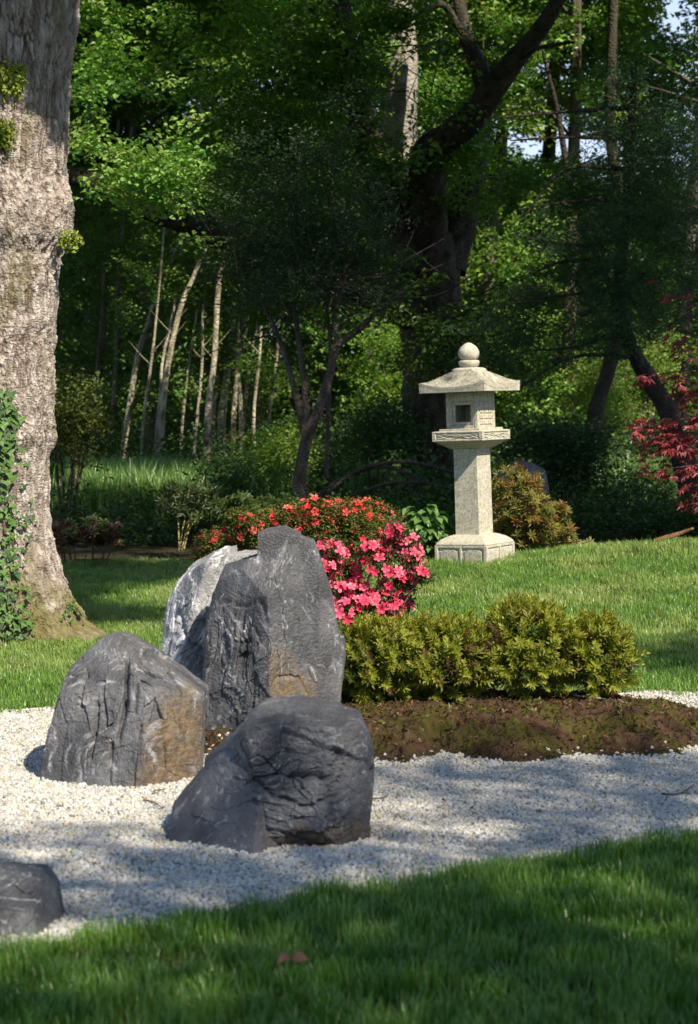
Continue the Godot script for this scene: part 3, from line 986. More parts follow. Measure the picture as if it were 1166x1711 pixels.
func left_tree() -> void:
	var t := thing("old_tree", "massive old tree with flaking pale bark and ivy, at the left edge of the lawn", "tree", trunk_c)
	var ths := PackedFloat32Array()
	for k in 290:
		ths.append(-0.7 + 3.1 * k / 290.0)
	for k in 60:
		ths.append(2.4 + (TAU - 3.1) * k / 60.0)
	var mb := MB.new()
	var rows := 470
	for r in rows:
		var y := -0.1 + 5.7 * r / (rows - 1)
		for th in ths:
			var rad := trunk_r(y, th)
			var p := Vector3(cos(th) * rad, y, sin(th) * rad)
			var swirl := exp(-pow((y - 1.75) / 0.25, 2.0)) + exp(-pow((y - 2.75) / 0.2, 2.0))
			var wx := n_soft.get_noise_3d(p.x * 5.0, p.y * 3.0, p.z * 5.0) * (0.02 + 0.05 * swirl)
			var wy := n_soft.get_noise_3d(p.x * 4.0 + 30.0, p.y * 4.0, p.z * 4.0) * (0.05 + 0.12 * swirl)
			var squash := lerpf(0.22, 0.55, clampf(swirl, 0.0, 1.0))
			wx += 0.006 * n_fbm.get_noise_3d(p.x * 45.0, p.y * 30.0, p.z * 45.0)
			wy += 0.014 * n_fbm.get_noise_3d(p.x * 35.0, p.y * 30.0 + 50.0, p.z * 35.0)
			var cp := Vector3((p.x + wx) * 31.0, (p.y + wy) * 31.0 * squash, (p.z + wx) * 31.0)
			var cell := n_cell.get_noise_3dv(cp) + 1.0
			var val := n_cellv.get_noise_3dv(cp)
			var rg := n_ridge.get_noise_3d((p.x + wx) * 7.5, p.y * 1.0, (p.z + wx) * 7.5)
			var fine := n_fbm.get_noise_3d(p.x * 40.0, p.y * 25.0, p.z * 40.0)
			var lump := n_fbm.get_noise_3d(p.x * 5.0, p.y * 4.0, p.z * 5.0)
			var plate := smoothstep(0.02, 0.16, cell)
			var tiltp := fposmod(cp.y, 1.0) * 0.3
			var dd := 0.010 * plate * (0.7 + 0.6 * val + tiltp) + 0.022 * rg + 0.006 * fine + 0.022 * lump
			p += Vector3(cos(th), 0, sin(th)) * dd
			mb.v.append(p)
			var tone := clampf(0.45 + 0.6 * n_fbm.get_noise_3d(p.x * 12.0 + 4.0, p.y * 7.0, p.z * 12.0) + 0.35 * val + 0.3 * fine, 0.0, 1.0)
			var c := Color(0.215, 0.172, 0.145).lerp(Color(0.51, 0.455, 0.41), tone)
			c = Color(0.10, 0.074, 0.054).lerp(c, smoothstep(0.03, 0.2, cell * 0.7 + 0.14 * rg + 0.02))
			var moss := smoothstep(0.75, 0.1, y + 0.5 * n_fbm.get_noise_3d(p.x * 3.0, p.y * 2.0, p.z * 3.0)) * 0.85
			moss = maxf(moss, 0.45 * smoothstep(0.12, 0.42, n_fbm.get_noise_3d(p.x * 3.0 + 9.0, p.y * 1.2, p.z * 3.0)))
			c = c.lerp(Color(0.13, 0.115, 0.035) * (1.0 + 0.8 * fine), moss)
			mb.c.append(c)
	mb.grid_index(0, rows, ths.size(), true)
	obj("trunk", mb.mesh(), M.bark, t)
	mb = MB.new()
	var limb := Color(0.2, 0.17, 0.14)
	tube(mb, [Vector3(0, 5.3, 0), Vector3(0.3, 8.0, -0.2), Vector3(0.2, 11.0, 0.3), Vector3(0.6, 15.0, 0)], [0.66, 0.5, 0.35, 0.1], 20, 8, 0.06, limb)
	tube(mb, [Vector3(0.2, 6.4, 0), Vector3(2.0, 8.2, 1.0), Vector3(4.0, 9.6, 1.8), Vector3(5.5, 11.5, 2)], [0.28, 0.22, 0.15, 0.05], 12, 6, 0.06, limb)
	tube(mb, [Vector3(0.0, 6.8, 0), Vector3(-2.0, 8.6, 0.6), Vector3(-4.0, 10.6, 1.2)], [0.28, 0.2, 0.06], 12, 6, 0.06, limb)
	tube(mb, [Vector3(0.1, 7.6, 0), Vector3(0.8, 9.0, -2.2), Vector3(1.0, 11.0, -4.6)], [0.25, 0.17, 0.06], 12, 6, 0.06, limb)
	obj("limbs", mb.mesh(), M.wood, t)
	var inst := Inst.new()
	mass(inst, Vector3(-2.4, 11.0, -12.5), Vector3(8.0, 5.0, 8.0), 6500, Color(0.06, 0.12, 0.02), 1.7, trunk_c, -0.05)
	mass(inst, Vector3(2.5, 8.8, -8.2), Vector3(3.8, 3.0, 3.2), 3400, Color(0.06, 0.12, 0.02), 1.2, trunk_c, -0.1)
	# a tuft of shoots from the bark, and the leaves that shade the trunk's top
	spread("crown", leaf_spray(5, 60, 0.34, 0.5, 0.075, 0.05), M.leaf, inst, t)
	inst = Inst.new()
	for e in [[8, 140, 26], [20, 132, 16], [4, 225, 18], [117, 402, 5]]:
		for k in 26 if e[2] > 10 else 8:
			var p := at(e[0] + rng.randfn(0, 0.4) * e[2], e[1] + rng.randfn(0, 0.4) * e[2], 12.0 if e[0] < 60 else 12.35)
			inst.add(Transform3D(rbasis().scaled(Vector3.ONE * 0.24), p - trunk_c), Color(0.30, 0.36, 0.05))
	spread("shoots", leaf_spray(6, 26, 0.3, 0.8, 0.12, 0.08, false), M.leaf, inst, t)
	inst = Inst.new()   # a low bough whose shadow crosses the top of the trunk
	for k in 420:
		var q := at(lerpf(30, 135, rng.randf()), lerpf(-150, 70, rng.randf()), 12.0) + SUN * rf(1.8, 2.6)
		inst.add(Transform3D(Basis(Vector3.UP, rf(0, TAU)).scaled(Vector3.ONE * rf(0.5, 0.9)), q - trunk_c), Color(0.07, 0.14, 0.025))
	spread("bough_leaves", leaf_spray(7, 50, 0.3, 0.5, 0.07, 0.05), M.leaf, inst, t)
	ivy()

func ivy_leaf(s: int) -> ArrayMesh:
	var mb := MB.new()
	var pts := [Vector3(0, 0, -0.02), Vector3(0.45, 0.02, -0.25), Vector3(0.62, -0.06, 0.05), Vector3(0.3, 0.03, 0.25), Vector3(0.08 * s, -0.08, 0.75), Vector3(-0.3, 0.03, 0.25), Vector3(-0.62, -0.06, 0.05), Vector3(-0.45, 0.02, -0.25)]
	for k in pts.size():
		mb.tri(Vector3(0, 0.03, 0.1), pts[k], pts[(k + 1) % pts.size()], Color.WHITE * (0.9 if k < 4 else 1.08))
	return mb.mesh(true)

func ivy() -> void:
	var o := thing("ivy", "green ivy climbing the left side of the old tree trunk", "ivy", trunk_c)
	var meshes := [ivy_leaf(1), ivy_leaf(-1)]
	var cols := [Color(0.07, 0.15, 0.03), Color(0.1, 0.2, 0.035), Color(0.055, 0.11, 0.04), Color(0.12, 0.22, 0.05)]
	var mats := []
	for c in cols:
		var m := mat(0.5, 0.5, 0.4)
		m.albedo_color = (c as Color).linear_to_srgb()
		mats.append(m)
	# [px, py, spread in px, how many]
	var stem := [[12, 655], [22, 690], [24, 740], [20, 800], [26, 850], [30, 900], [26, 950], [34, 1000], [40, 1040]]
	var spots := []
	for k in stem.size() - 1:
		for q in 27:
			var t := rng.randf()
			spots.append([lerpf(stem[k][0], stem[k + 1][0], t) + rng.randfn(0, 11), lerpf(stem[k][1], stem[k + 1][1], t), 15.0 if k < 3 else 11.5])
	for k in 34:
		spots.append([rf(105, 132), rf(1000, 1032), 9.0])
	for k in 10:
		spots.append([52 + rng.randfn(0, 5), 862 + rng.randfn(0, 8), 10.0])
	for k in 40:
		spots.append([42 + rng.randfn(0, 16), 1035 + rng.randfn(0, 14), 10.0])
	var placed := 0
	for e in spots:
		var w := at(e[0], e[1], 12.5)
		var y: float = w.y
		if y < 0.02:
			continue
		# the point of the bark that this spot shows
		var x: float = clampf(w.x - trunk_c.x, -0.2, 2.0)
		var th := acos(clampf(x / trunk_r(y, 0.6), -0.98, 0.98))
		for it in 3:
			th = acos(clampf(x / trunk_r(y, th), -0.98, 0.98))
		var out := Vector3(cos(th), 0, sin(th))
		var p: Vector3 = out * (trunk_r(y, th) + rf(0.03, 0.075)) + Vector3(0, y, 0)
		var lf := obj("leaf", meshes[placed % 2], mats[rng.randi() % 4], o)
		var up := (out + Vector3(rf(-0.5, 0.5), rf(0.0, 0.8), rf(-0.4, 0.4))).normalized()
		var fw := (Vector3.DOWN + Vector3(rf(-0.7, 0.7), 0, rf(-0.3, 0.3)))
		var bx := up.cross(fw).normalized()
		var s: float = e[2] * 12.5 / F * rf(0.7, 1.15)
		lf.transform = Transform3D(Basis(bx, up, bx.cross(up)).scaled(Vector3.ONE * s), p)
		placed += 1
	var mb := MB.new()
	for off in [-6.0, 5.0]:
		var pts := []
		for e in stem:
			var w := at(e[0] + off, e[1], 12.5)
			var x := w.x - trunk_c.x
			var th := acos(clampf(x / trunk_r(w.y, 0.9), -0.98, 0.98))
			pts.append(Vector3(cos(th), 0, sin(th)) * (trunk_r(w.y, th) + 0.02) + Vector3(0, maxf(w.y, 0.0), 0))
		tube(mb, pts, [0.006, 0.007, 0.008, 0.01, 0.01, 0.01, 0.01, 0.01, 0.01], 6, 4, 0.05, Color(0.12, 0.09, 0.06))
	obj("stem", mb.mesh(), M.wood, o)

# ---------------------------------------------------------------- the oak and the wood
func twigs(mb: MB, px: float, py: float, d: float, n: int, reach: float, origin: Vector3, col: Color, up := 0.2) -> void:
	for k in n:
		var a := at(px + rf(-reach, reach), py + rf(-reach, reach) * 0.6, d + rf(-1.0, 1.0)) - origin
		var dir := Vector3(rf(-1, 1), rf(-0.6, 0.6) + up, rf(-0.6, 0.6)).normalized()
		var l := rf(0.5, 1.5)
		var b := a + dir * l * 0.5 + Vector3(rf(-0.1, 0.1), rf(-0.1, 0.1), 0)
		tube(mb, [a, b, a + dir * l + Vector3(0, rf(-0.15, 0.1), 0)], [0.009, 0.006, 0.002], 5, 3, 0.05, col)

func oak() -> void:
	var org := at(715, 830, 25.0)
	org.y = height(org.x, org.z)
	var t := thing("oak_tree", "great dark forked oak behind the stone lantern", "tree", org)
	var bark := Color(0.052, 0.044, 0.031)  # tone lowered so trunk and limbs look shaded by the crown
	var mb := MB.new()
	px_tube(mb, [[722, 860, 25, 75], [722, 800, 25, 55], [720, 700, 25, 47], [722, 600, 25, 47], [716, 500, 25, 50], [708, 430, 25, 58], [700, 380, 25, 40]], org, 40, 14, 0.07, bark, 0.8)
	obj("trunk", mb.mesh(), M.wood, t)
	for br in [
		[[690, 440, 25, 42], [676, 330, 24.9, 34], [668, 230, 24.8, 29], [672, 120, 24.7, 26], [668, 0, 24.7, 22], [660, -160, 24.7, 18]],
		[[712, 420, 24.9, 36], [714, 330, 24.5, 32], [712, 262, 24.1, 27], [745, 232, 23.8, 25], [785, 200, 23.5, 25], [822, 150, 23.2, 22], [862, 98, 23.0, 18], [905, 45, 22.8, 14], [950, -30, 22.6, 11]],
		[[812, 165, 23.3, 16], [800, 110, 23.3, 15], [782, 70, 23.4, 13], [770, 20, 23.5, 11], [762, -60, 23.6, 9]],
		[[745, 450, 25.1, 36], [765, 380, 25.2, 29], [782, 320, 25.3, 24], [800, 240, 25.5, 18], [815, 150, 25.8, 12]],
		[[690, 470, 24.9, 34], [650, 380, 24.6, 32], [628, 280, 24.4, 28], [598, 170, 24.2, 25], [575, 70, 24.0, 21], [560, -60, 24, 16]],
		[[690, 520, 24.9, 36], [600, 478, 24.3, 28], [500, 445, 23.8, 26], [400, 408, 23.3, 25], [320, 372, 22.8, 23], [255, 350, 22.5, 21], [190, 316, 22.2, 18], [112, 292, 22.0, 14], [20, 270, 22.0, 8]],
		[[780, 75, 23.4, 8], [745, 12, 23.2, 6], [720, 12, 23.0, 5], [690, 30, 22.8, 4]],
		[[860, 100, 23.0, 7], [900, 80, 22.6, 4], [960, 70, 22.4, 2]],
	]:
		mb = MB.new()
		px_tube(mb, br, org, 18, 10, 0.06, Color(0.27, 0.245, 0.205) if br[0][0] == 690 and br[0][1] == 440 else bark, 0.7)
		obj("limb", mb.mesh(), M.wood, t)
	mb = MB.new()
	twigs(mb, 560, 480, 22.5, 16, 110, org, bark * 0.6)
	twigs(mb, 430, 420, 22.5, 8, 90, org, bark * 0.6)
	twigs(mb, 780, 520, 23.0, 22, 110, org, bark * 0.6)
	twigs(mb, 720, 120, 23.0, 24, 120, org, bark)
	obj("twigs", mb.mesh(), M.wood, t, "stuff")
	var g := Color(0.075, 0.145, 0.02)
	var inst := Inst.new()
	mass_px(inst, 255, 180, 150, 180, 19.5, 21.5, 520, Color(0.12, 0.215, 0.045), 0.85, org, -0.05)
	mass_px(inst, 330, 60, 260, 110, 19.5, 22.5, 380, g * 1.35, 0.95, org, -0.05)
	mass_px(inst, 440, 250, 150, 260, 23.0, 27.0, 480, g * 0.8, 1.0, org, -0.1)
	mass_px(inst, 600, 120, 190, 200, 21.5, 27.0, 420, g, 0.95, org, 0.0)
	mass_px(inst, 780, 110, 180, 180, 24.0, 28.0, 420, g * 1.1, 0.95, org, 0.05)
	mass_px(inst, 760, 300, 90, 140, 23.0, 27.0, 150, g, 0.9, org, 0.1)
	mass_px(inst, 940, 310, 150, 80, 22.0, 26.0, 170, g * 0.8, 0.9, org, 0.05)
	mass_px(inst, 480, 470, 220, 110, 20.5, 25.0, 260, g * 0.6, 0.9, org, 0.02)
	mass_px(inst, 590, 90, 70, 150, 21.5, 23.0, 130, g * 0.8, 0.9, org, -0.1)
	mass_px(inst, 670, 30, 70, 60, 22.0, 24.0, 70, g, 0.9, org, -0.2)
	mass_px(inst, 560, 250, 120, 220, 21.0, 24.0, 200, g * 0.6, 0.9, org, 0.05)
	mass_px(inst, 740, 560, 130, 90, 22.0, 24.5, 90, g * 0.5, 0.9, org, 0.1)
	mass(inst, Vector3(0.5, 13.0, -23.0), Vector3(9.0, 5.5, 8.5), 6500, g, 1.8, org, -0.05)
	for e in shade_spots:   # unseen leaf clusters added up toward the sun to shade these spots
		var c: Vector3 = e + SUN * rf(9.0, 11.0)
		for k in 60:
			var p := c + Vector3(rng.randfn(0, 0.4), rng.randfn(0, 0.35), rng.randfn(0, 0.4)) * 1.1
			var lead: Vector3 = p - at(675, 150, 24.6)
			if (lead - SUN * lead.dot(SUN)).length() < 1.0:
				continue
			inst.add(Transform3D(Basis(Vector3.UP, rf(0, TAU)).scaled(Vector3.ONE * rf(1.0, 1.5)), p - org), g * LEAF)
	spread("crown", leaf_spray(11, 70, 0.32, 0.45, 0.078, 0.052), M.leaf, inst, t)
	# yellow-green tree that shows at the top right
	org = at(1010, 760, 29.0)
	org.y = height(org.x, org.z)
	t = thing("field_maple", "sunlit yellow green tree filling the upper right corner", "tree", org)
	mb = MB.new()
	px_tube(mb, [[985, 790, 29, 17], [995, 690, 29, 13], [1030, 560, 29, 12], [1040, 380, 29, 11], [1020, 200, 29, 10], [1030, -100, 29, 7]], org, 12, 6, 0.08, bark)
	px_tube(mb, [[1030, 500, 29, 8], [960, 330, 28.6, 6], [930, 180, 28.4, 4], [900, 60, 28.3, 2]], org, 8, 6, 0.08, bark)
	obj("trunk", mb.mesh(), M.wood, t)
	inst = Inst.new()
	mass_px(inst, 1000, 80, 150, 150, 27.0, 29.5, 520, Color(0.15, 0.235, 0.045), 0.95, org, -0.02)
	mass_px(inst, 1110, 60, 90, 130, 28.0, 30.0, 160, Color(0.16, 0.22, 0.04), 0.95, org, 0.1)
	mass_px(inst, 880, 190, 90, 80, 27.5, 29.5, 120, Color(0.14, 0.21, 0.04), 0.95, org, 0.05)
	mass(inst, Vector3(4.5, 11.5, -28.0), Vector3(5.5, 4.0, 5.0), 1700, g, 1.7, org)
	spread("crown", leaf_spray(13, 70, 0.32, 0.45, 0.08, 0.055), M.leaf, inst, t)
	# dark conifer on the right
	org = at(1190, 880, 21.5)
	org.y = height(org.x, org.z)
	t = thing("dark_yew", "dark shaded conifer hanging over the right side behind the red maple", "tree", org)
	mb = MB.new()
	px_tube(mb, [[1180, 900, 21.5, 26], [1120, 700, 21.5, 17], [1088, 640, 21.5, 15], [1050, 570, 21.4, 12], [1035, 480, 21.2, 10], [1050, 300, 21, 8], [1060, 100, 21, 6]], org, 14, 8, 0.08, Color(0.05, 0.04, 0.035))
	for k in 9:
		var y0 := 180.0 + k * 52.0
		px_tube(mb, [[1050, y0, 21.2, 5], [980 - rf(0, 40), y0 + rf(-10, 40), 20.8, 3], [890 - rf(0, 70), y0 + rf(0, 80), 20.4, 1]], org, 6, 5, 0.08, Color(0.05, 0.04, 0.035))
	obj("trunk", mb.mesh(), M.wood, t)
	inst = Inst.new()
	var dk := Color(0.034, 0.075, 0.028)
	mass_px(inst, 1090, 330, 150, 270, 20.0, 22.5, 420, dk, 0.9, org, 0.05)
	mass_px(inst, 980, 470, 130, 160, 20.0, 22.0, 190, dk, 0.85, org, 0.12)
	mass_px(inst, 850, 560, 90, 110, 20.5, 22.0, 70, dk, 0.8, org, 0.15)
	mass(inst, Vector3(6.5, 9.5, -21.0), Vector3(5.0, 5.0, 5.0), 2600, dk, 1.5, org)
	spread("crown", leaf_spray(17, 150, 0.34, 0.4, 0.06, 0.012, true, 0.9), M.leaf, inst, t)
	# a dark small-leaved tree left of the oak, thin forked trunk
	org = at(500, 850, 20.0)
	org.y = height(org.x, org.z)
	t = thing("slender_tree", "slender dark tree with forked thin stems left of the lantern", "tree", org)
	mb = MB.new()
	var dark := Color(0.085, 0.07, 0.06)
	px_tube(mb, [[499, 860, 20, 13], [502, 790, 20, 10.5], [512, 735, 20, 9.5], [530, 690, 20, 8.5], [550, 630, 20, 7.5], [563, 580, 20, 6.5], [606, 545, 19.9, 5.5], [640, 512, 19.8, 3.5], [700, 470, 19.6, 1.5]], org, 12, 8, 0.06, dark)
	px_tube(mb, [[512, 735, 20, 6.5], [497, 670, 20.1, 5.5], [478, 600, 20.2, 4.5], [455, 540, 20.3, 4], [425, 480, 20.3, 3], [380, 410, 20.3, 1.5]], org, 8, 6, 0.06, dark)
	px_tube(mb, [[514, 730, 20, 6], [508, 640, 20.1, 5], [498, 560, 20.1, 4.5], [488, 480, 20.2, 4], [492, 400, 20.2, 3], [500, 260, 20.2, 1.5]], org, 8, 6, 0.06, dark)
	px_tube(mb, [[563, 580, 20, 5], [560, 520, 20.1, 4], [575, 460, 20.2, 3], [560, 380, 20.2, 2], [548, 260, 20.2, 1]], org, 8, 6, 0.06, dark)
	px_tube(mb, [[545, 800, 20.4, 4], [548, 700, 20.4, 3.5], [552, 600, 20.4, 3], [546, 500, 20.4, 2]], org, 6, 5, 0.06, dark)
	obj("trunk", mb.mesh(), M.wood, t)
	mb = MB.new()
	twigs(mb, 500, 520, 20.0, 40, 120, org, dark * 0.6, 0.4)
	obj("twigs", mb.mesh(), M.wood, t, "stuff")
	inst = Inst.new()
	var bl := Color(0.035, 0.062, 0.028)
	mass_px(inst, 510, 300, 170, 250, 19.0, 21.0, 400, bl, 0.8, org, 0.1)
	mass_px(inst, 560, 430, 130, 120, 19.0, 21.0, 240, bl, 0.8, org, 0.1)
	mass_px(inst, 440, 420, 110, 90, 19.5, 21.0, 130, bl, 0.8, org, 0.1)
	mass(inst, Vector3(-0.6, 8.6, -19.5), Vector3(3.0, 2.4, 3.0), 700, bl, 1.4, org)
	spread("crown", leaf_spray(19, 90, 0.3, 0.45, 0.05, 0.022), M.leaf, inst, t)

func forest() -> void:
	# young pale-stemmed trees
	var bark := Color(0.31, 0.27, 0.19)
	var stems := [
		[[262, 790, 5], [268, 740, 5.5], [276, 640, 5], [290, 560, 4.6], [306, 500, 4.2], [326, 455, 3.6], [350, 380, 2.5]],
		[[203, 790, 5], [206, 755, 5], [216, 680, 5], [229, 600, 4.6], [240, 560, 4.2], [264, 490, 4], [292, 425, 3.5], [320, 330, 2]],
		[[371, 800, 7], [371, 750, 7], [370, 700, 7], [377, 640, 6.6], [384, 570, 6.2], [394, 490, 5.5], [412, 400, 4]],
		[[345, 780, 6], [346, 715, 6], [350, 660, 5.6], [358, 600, 5], [361, 540, 5], [366, 470, 4.6], [378, 400, 4]],
		[[388, 790, 4.6], [390, 700, 4.4], [398, 610, 4.2], [410, 550, 4], [416, 490, 3.6], [424, 400, 2]],
		[[183, 790, 5.5], [186, 740, 5.5], [190, 680, 5], [196, 560, 4.6], [200, 430, 4]],
		[[258, 790, 3], [262, 720, 3], [268, 660, 3], [272, 600, 2.6], [298, 470, 2]],
		[[404, 790, 3], [408, 690, 3], [420, 590, 2.6], [445, 460, 2]],
		[[150, 790, 6], [160, 660, 6], [172, 540, 5.5], [178, 420, 5]],
		[[320, 790, 2.6], [330, 690, 2.6], [338, 600, 2.4], [340, 500, 2]],
		[[445, 790, 3], [450, 690, 3], [462, 600, 2.6], [470, 480, 2]],
		[[236, 790, 2.6], [240, 700, 2.6], [252, 610, 2.4], [262, 520, 2]],
		[[300, 790, 2.4], [306, 690, 2.4], [318, 590, 2.2], [334, 480, 1.6]],
		[[360, 790, 3.2], [356, 700, 3.2], [366, 610, 3], [370, 500, 2.4]],
		[[426, 790, 2.8], [424, 690, 2.8], [434, 590, 2.4], [440, 470, 1.8]],
		[[400, 790, 3.6], [402, 680, 3.6], [396, 590, 3.2], [404, 500, 2.4]],
	]
	var where := ["straight pale stem nearest the middle of the birch clump", "pale stem leaning to the right, alone above the tall grass", "thickest white stem of the birch clump", "pale stem at the left of the birch clump, just beside the thickest one", "thin pale stem at the right of the thickest white one", "dark grey stem left of all the pale leaning ones", "thinnest stem crossing behind the straight pale one", "thin bending stem between the birch clump and the slender dark tree", "grey stem close beside the old tree trunk", "very thin dim stem inside the birch clump", "dim thin stem seen behind the forked slender tree", "thread-thin stem halfway between the lone leaning one and the straight pale one", "slim stem leaning right, just right of the straight pale one", "slim upright stem squeezed between the two thickest white ones", "slim stem standing clear to the right of the birch clump", "slim stem kinked to the left at the right side of the birch clump"]
	for k in stems.size():
		var d: float = 29.0 + (k * 37 % 11) * 0.35
		var org := at(stems[k][0][0], stems[k][0][1], d)
		org.y = height(org.x, org.z)
		var t := thing("young_birch", where[k], "tree", org, "young pale-stemmed trees in the wood")
		var mb := MB.new()
		var list := []
		for e in stems[k]:
			list.append([e[0], e[1], d, e[2]])
		list.append([list[-1][0] + 20, list[-1][1] - 220, d, 1.5])
		px_tube(mb, list, org, 9, 6, 0.06, bark * (0.45 if k in [5, 8] else 1.0), 0.9)
		var q: Array = stems[k][3 if stems[k].size() > 4 else 2]
		for s in 2:
			var sd := rf(15, 40) * (1.0 if s % 2 else -1.0)
			px_tube(mb, [[q[0], q[1] - s * 20, d, 1.0], [q[0] + sd * 0.5, q[1] - s * 20 - absf(sd) * 0.5, d, 0.7], [q[0] + sd, q[1] - s * 20 - absf(sd) * 1.1, d, 0.3]], org, 5, 3, 0.02, bark * 0.8)
		obj("trunk", mb.mesh(), M.wood, t)
		var inst := Inst.new()
		var top: Array = stems[k][-1]
		mass_px(inst, top[0], top[1] - 40, 70, 130, d - 1.0, d + 1.5, 70, Color(0.07, 0.13, 0.022), 0.9, org, 0.1)
		mass_px(inst, top[0] - 30, top[1] + 120, 80, 120, d, d + 2.5, 40, Color(0.06, 0.11, 0.02), 0.85, org, 0.15)
		mass(inst, org + Vector3(0.6, 9.5, 0.5), Vector3(2.2, 3.0, 2.2), 170, Color(0.07, 0.13, 0.022), 1.5, org)
		spread("crown", leaf_spray(31 + k % 3, 60, 0.33, 0.5, 0.07, 0.05), M.leaf, inst, t)
	# the trees farther back
	var far := [[60, 37, 0.16, 0], [150, 42, 0.2, 1], [255, 36, 0.12, 0], [330, 46, 0.2, 2], [430, 39, 0.15, 1], [520, 44, 0.2, 0], [610, 36, 0.13, 2], [700, 42, 0.18, 1], [800, 37, 0.14, 2], [880, 45, 0.2, 1], [950, 36, 0.13, 2], [1040, 41, 0.18, 1], [1130, 37, 0.15, 2], [1220, 43, 0.2, 0], [-60, 44, 0.2, 1], [-10, 32, 0.15, 0], [1290, 34, 0.15, 0]]
	var tone := [Color(0.055, 0.11, 0.018), Color(0.075, 0.135, 0.02), Color(0.115, 0.2, 0.036)]
	var says := ["dark leafy tree behind the old tree trunk", "broad dark tree behind the grey stem at left", "dense green tree behind the leaning pale stems", "light green tree behind the birch clump", "green tree behind the slender dark tree, left of its stems", "dark tree behind the forked stems of the slender tree", "bright green low-branching tree framed under the oak limb left of the trunk", "tree hidden behind the oak trunk", "bright green tree just right of the oak trunk above the lantern", "tall green tree behind the sky gap right of the oak", "bright leafy tree behind the dark conifer branches", "green tree behind the dark leaning conifer trunk", "sunlit green tree behind the red maple", "dark tree at the right edge behind the maple", "dim tree at the left edge beyond the old trunk", "near dark tree half hidden by the old trunk", "near dark tree at the far right behind the red maple"]
	for k in far.size():
		var e: Array = far[k]
		var org := at(e[0], 800, e[1])
		org.y = height(org.x, org.z)
		var t := thing("woodland_tree", says[k], "tree", org, "trees at the back of the wood")
		var mb := MB.new()
		var lean := rf(-0.8, 0.8)
		tube(mb, [Vector3(0, -0.2, 0), Vector3(lean * 0.3, 3.5, 0), Vector3(lean, 8, 0.3), Vector3(lean * 1.4, 14, 0)], [e[2] * 1.15, e[2], e[2] * 0.75, 0.04], 10, 7, 0.06, Color(0.12, 0.1, 0.075))
		for s in 7:
			var y := 1.6 + s * 1.1
			var a := rf(0, TAU)
			var dir := Vector3(cos(a), rf(0.2, 0.6), sin(a))
			tube(mb, [Vector3(lean * y / 9.0, y, 0), Vector3(lean * y / 9.0, y, 0) + dir * 1.2, Vector3(lean * y / 9.0, y - 0.1, 0) + dir * 2.4], [0.04, 0.025, 0.006], 5, 4, 0.05, Color(0.11, 0.09, 0.07))
		obj("trunk", mb.mesh(), M.wood, t)
		var inst := Inst.new()
		var c: Color = tone[e[3]]
		mass(inst, org + Vector3(0, 3.6, 0), Vector3(2.3, 3.6, 2.0), 430, c, 1.0, org, -0.02)
		mass(inst, org + Vector3(lean, 9.0, 0), Vector3(3.0, 4.0, 3.0), 900, c, 1.4, org, 0.02)
		mass(inst, org + Vector3(lean, 13.5, 0), Vector3(3.5, 3.5, 3.5), 800, c, 1.9, org, 0.0)
		spread("crown", leaf_spray(41 + k % 4, 70, 0.36, 0.5, 0.085, 0.06), M.leaf, inst, t)
	# trees standing outside the picture to the right, whose crowns shade the gravel and the near lawn
	for e in [[7.4, 4.5, 5.6, 11.0], [10.6, -3.2, 4.6, 10.0], [2.5, 9.5, 5.0, 12.5], [8.6, -11.5, 3.6, 9.5]]:
		var org := Vector3(e[0], height(e[0], e[1]), e[1])
		var t := thing("shade_tree", ["leafy tree right of the camera whose crown dapples the gravel", "leafy tree outside the right edge beside the gravel", "leafy tree behind the camera shading the near grass", "leafy tree outside the right edge beside the red maple"][[7.4, 10.6, 2.5, 8.6].find(e[0])], "tree", org, "trees that shade the near lawn")
		var mb := MB.new()
		tube(mb, [Vector3(0, -0.2, 0), Vector3(0.1, 4, 0), Vector3(0, 8, 0.2), Vector3(0.2, 13, 0)], [0.34, 0.27, 0.2, 0.05], 14, 8, 0.06, Color(0.15, 0.13, 0.1))
		for s in 8:
			var a := TAU * s / 8.0
			tube(mb, [Vector3(0, 6 + s * 0.5, 0), Vector3(cos(a) * 1.1, 8 + s * 0.5, sin(a) * 1.1), Vector3(cos(a) * 2.2, 9.5 + s * 0.4, sin(a) * 2.2)], [0.12, 0.08, 0.02], 7, 5, 0.06, Color(0.15, 0.13, 0.1))
		obj("trunk", mb.mesh(), M.wood, t)
		var inst := Inst.new()
		mass(inst, Vector3(e[0] - (1.6 if e[0] > 10.0 else 0.0), e[3], e[1]), Vector3(e[2], 3.2, e[2]), 3200, Color(0.06, 0.12, 0.02), 1.3, org, -0.1)
		spread("crown", leaf_spray(51, 50, 0.34, 0.5, 0.09, 0.06), M.leaf, inst, t)
	# far wood that closes the view
	var inst := Inst.new()
	for k in 5200:
		var z := rf(-64, -50)
		var x := rf(-24, 24)
		var y := height(x, z) + pow(rng.randf(), 1.3) * (8.5 if x < 5.0 else 7.0)
		leaf_at(inst, Vector3(x, y, z), Color(0.06, 0.11, 0.02), 2.2, Vector3.ZERO, 0.4)
	var w := spread("far_woodland", leaf_spray(61, 70, 0.36, 0.6, 0.09, 0.07), M.leaf, inst)
	tag(w, "far-off mass of leaves closing the view between the trunks", "woodland")

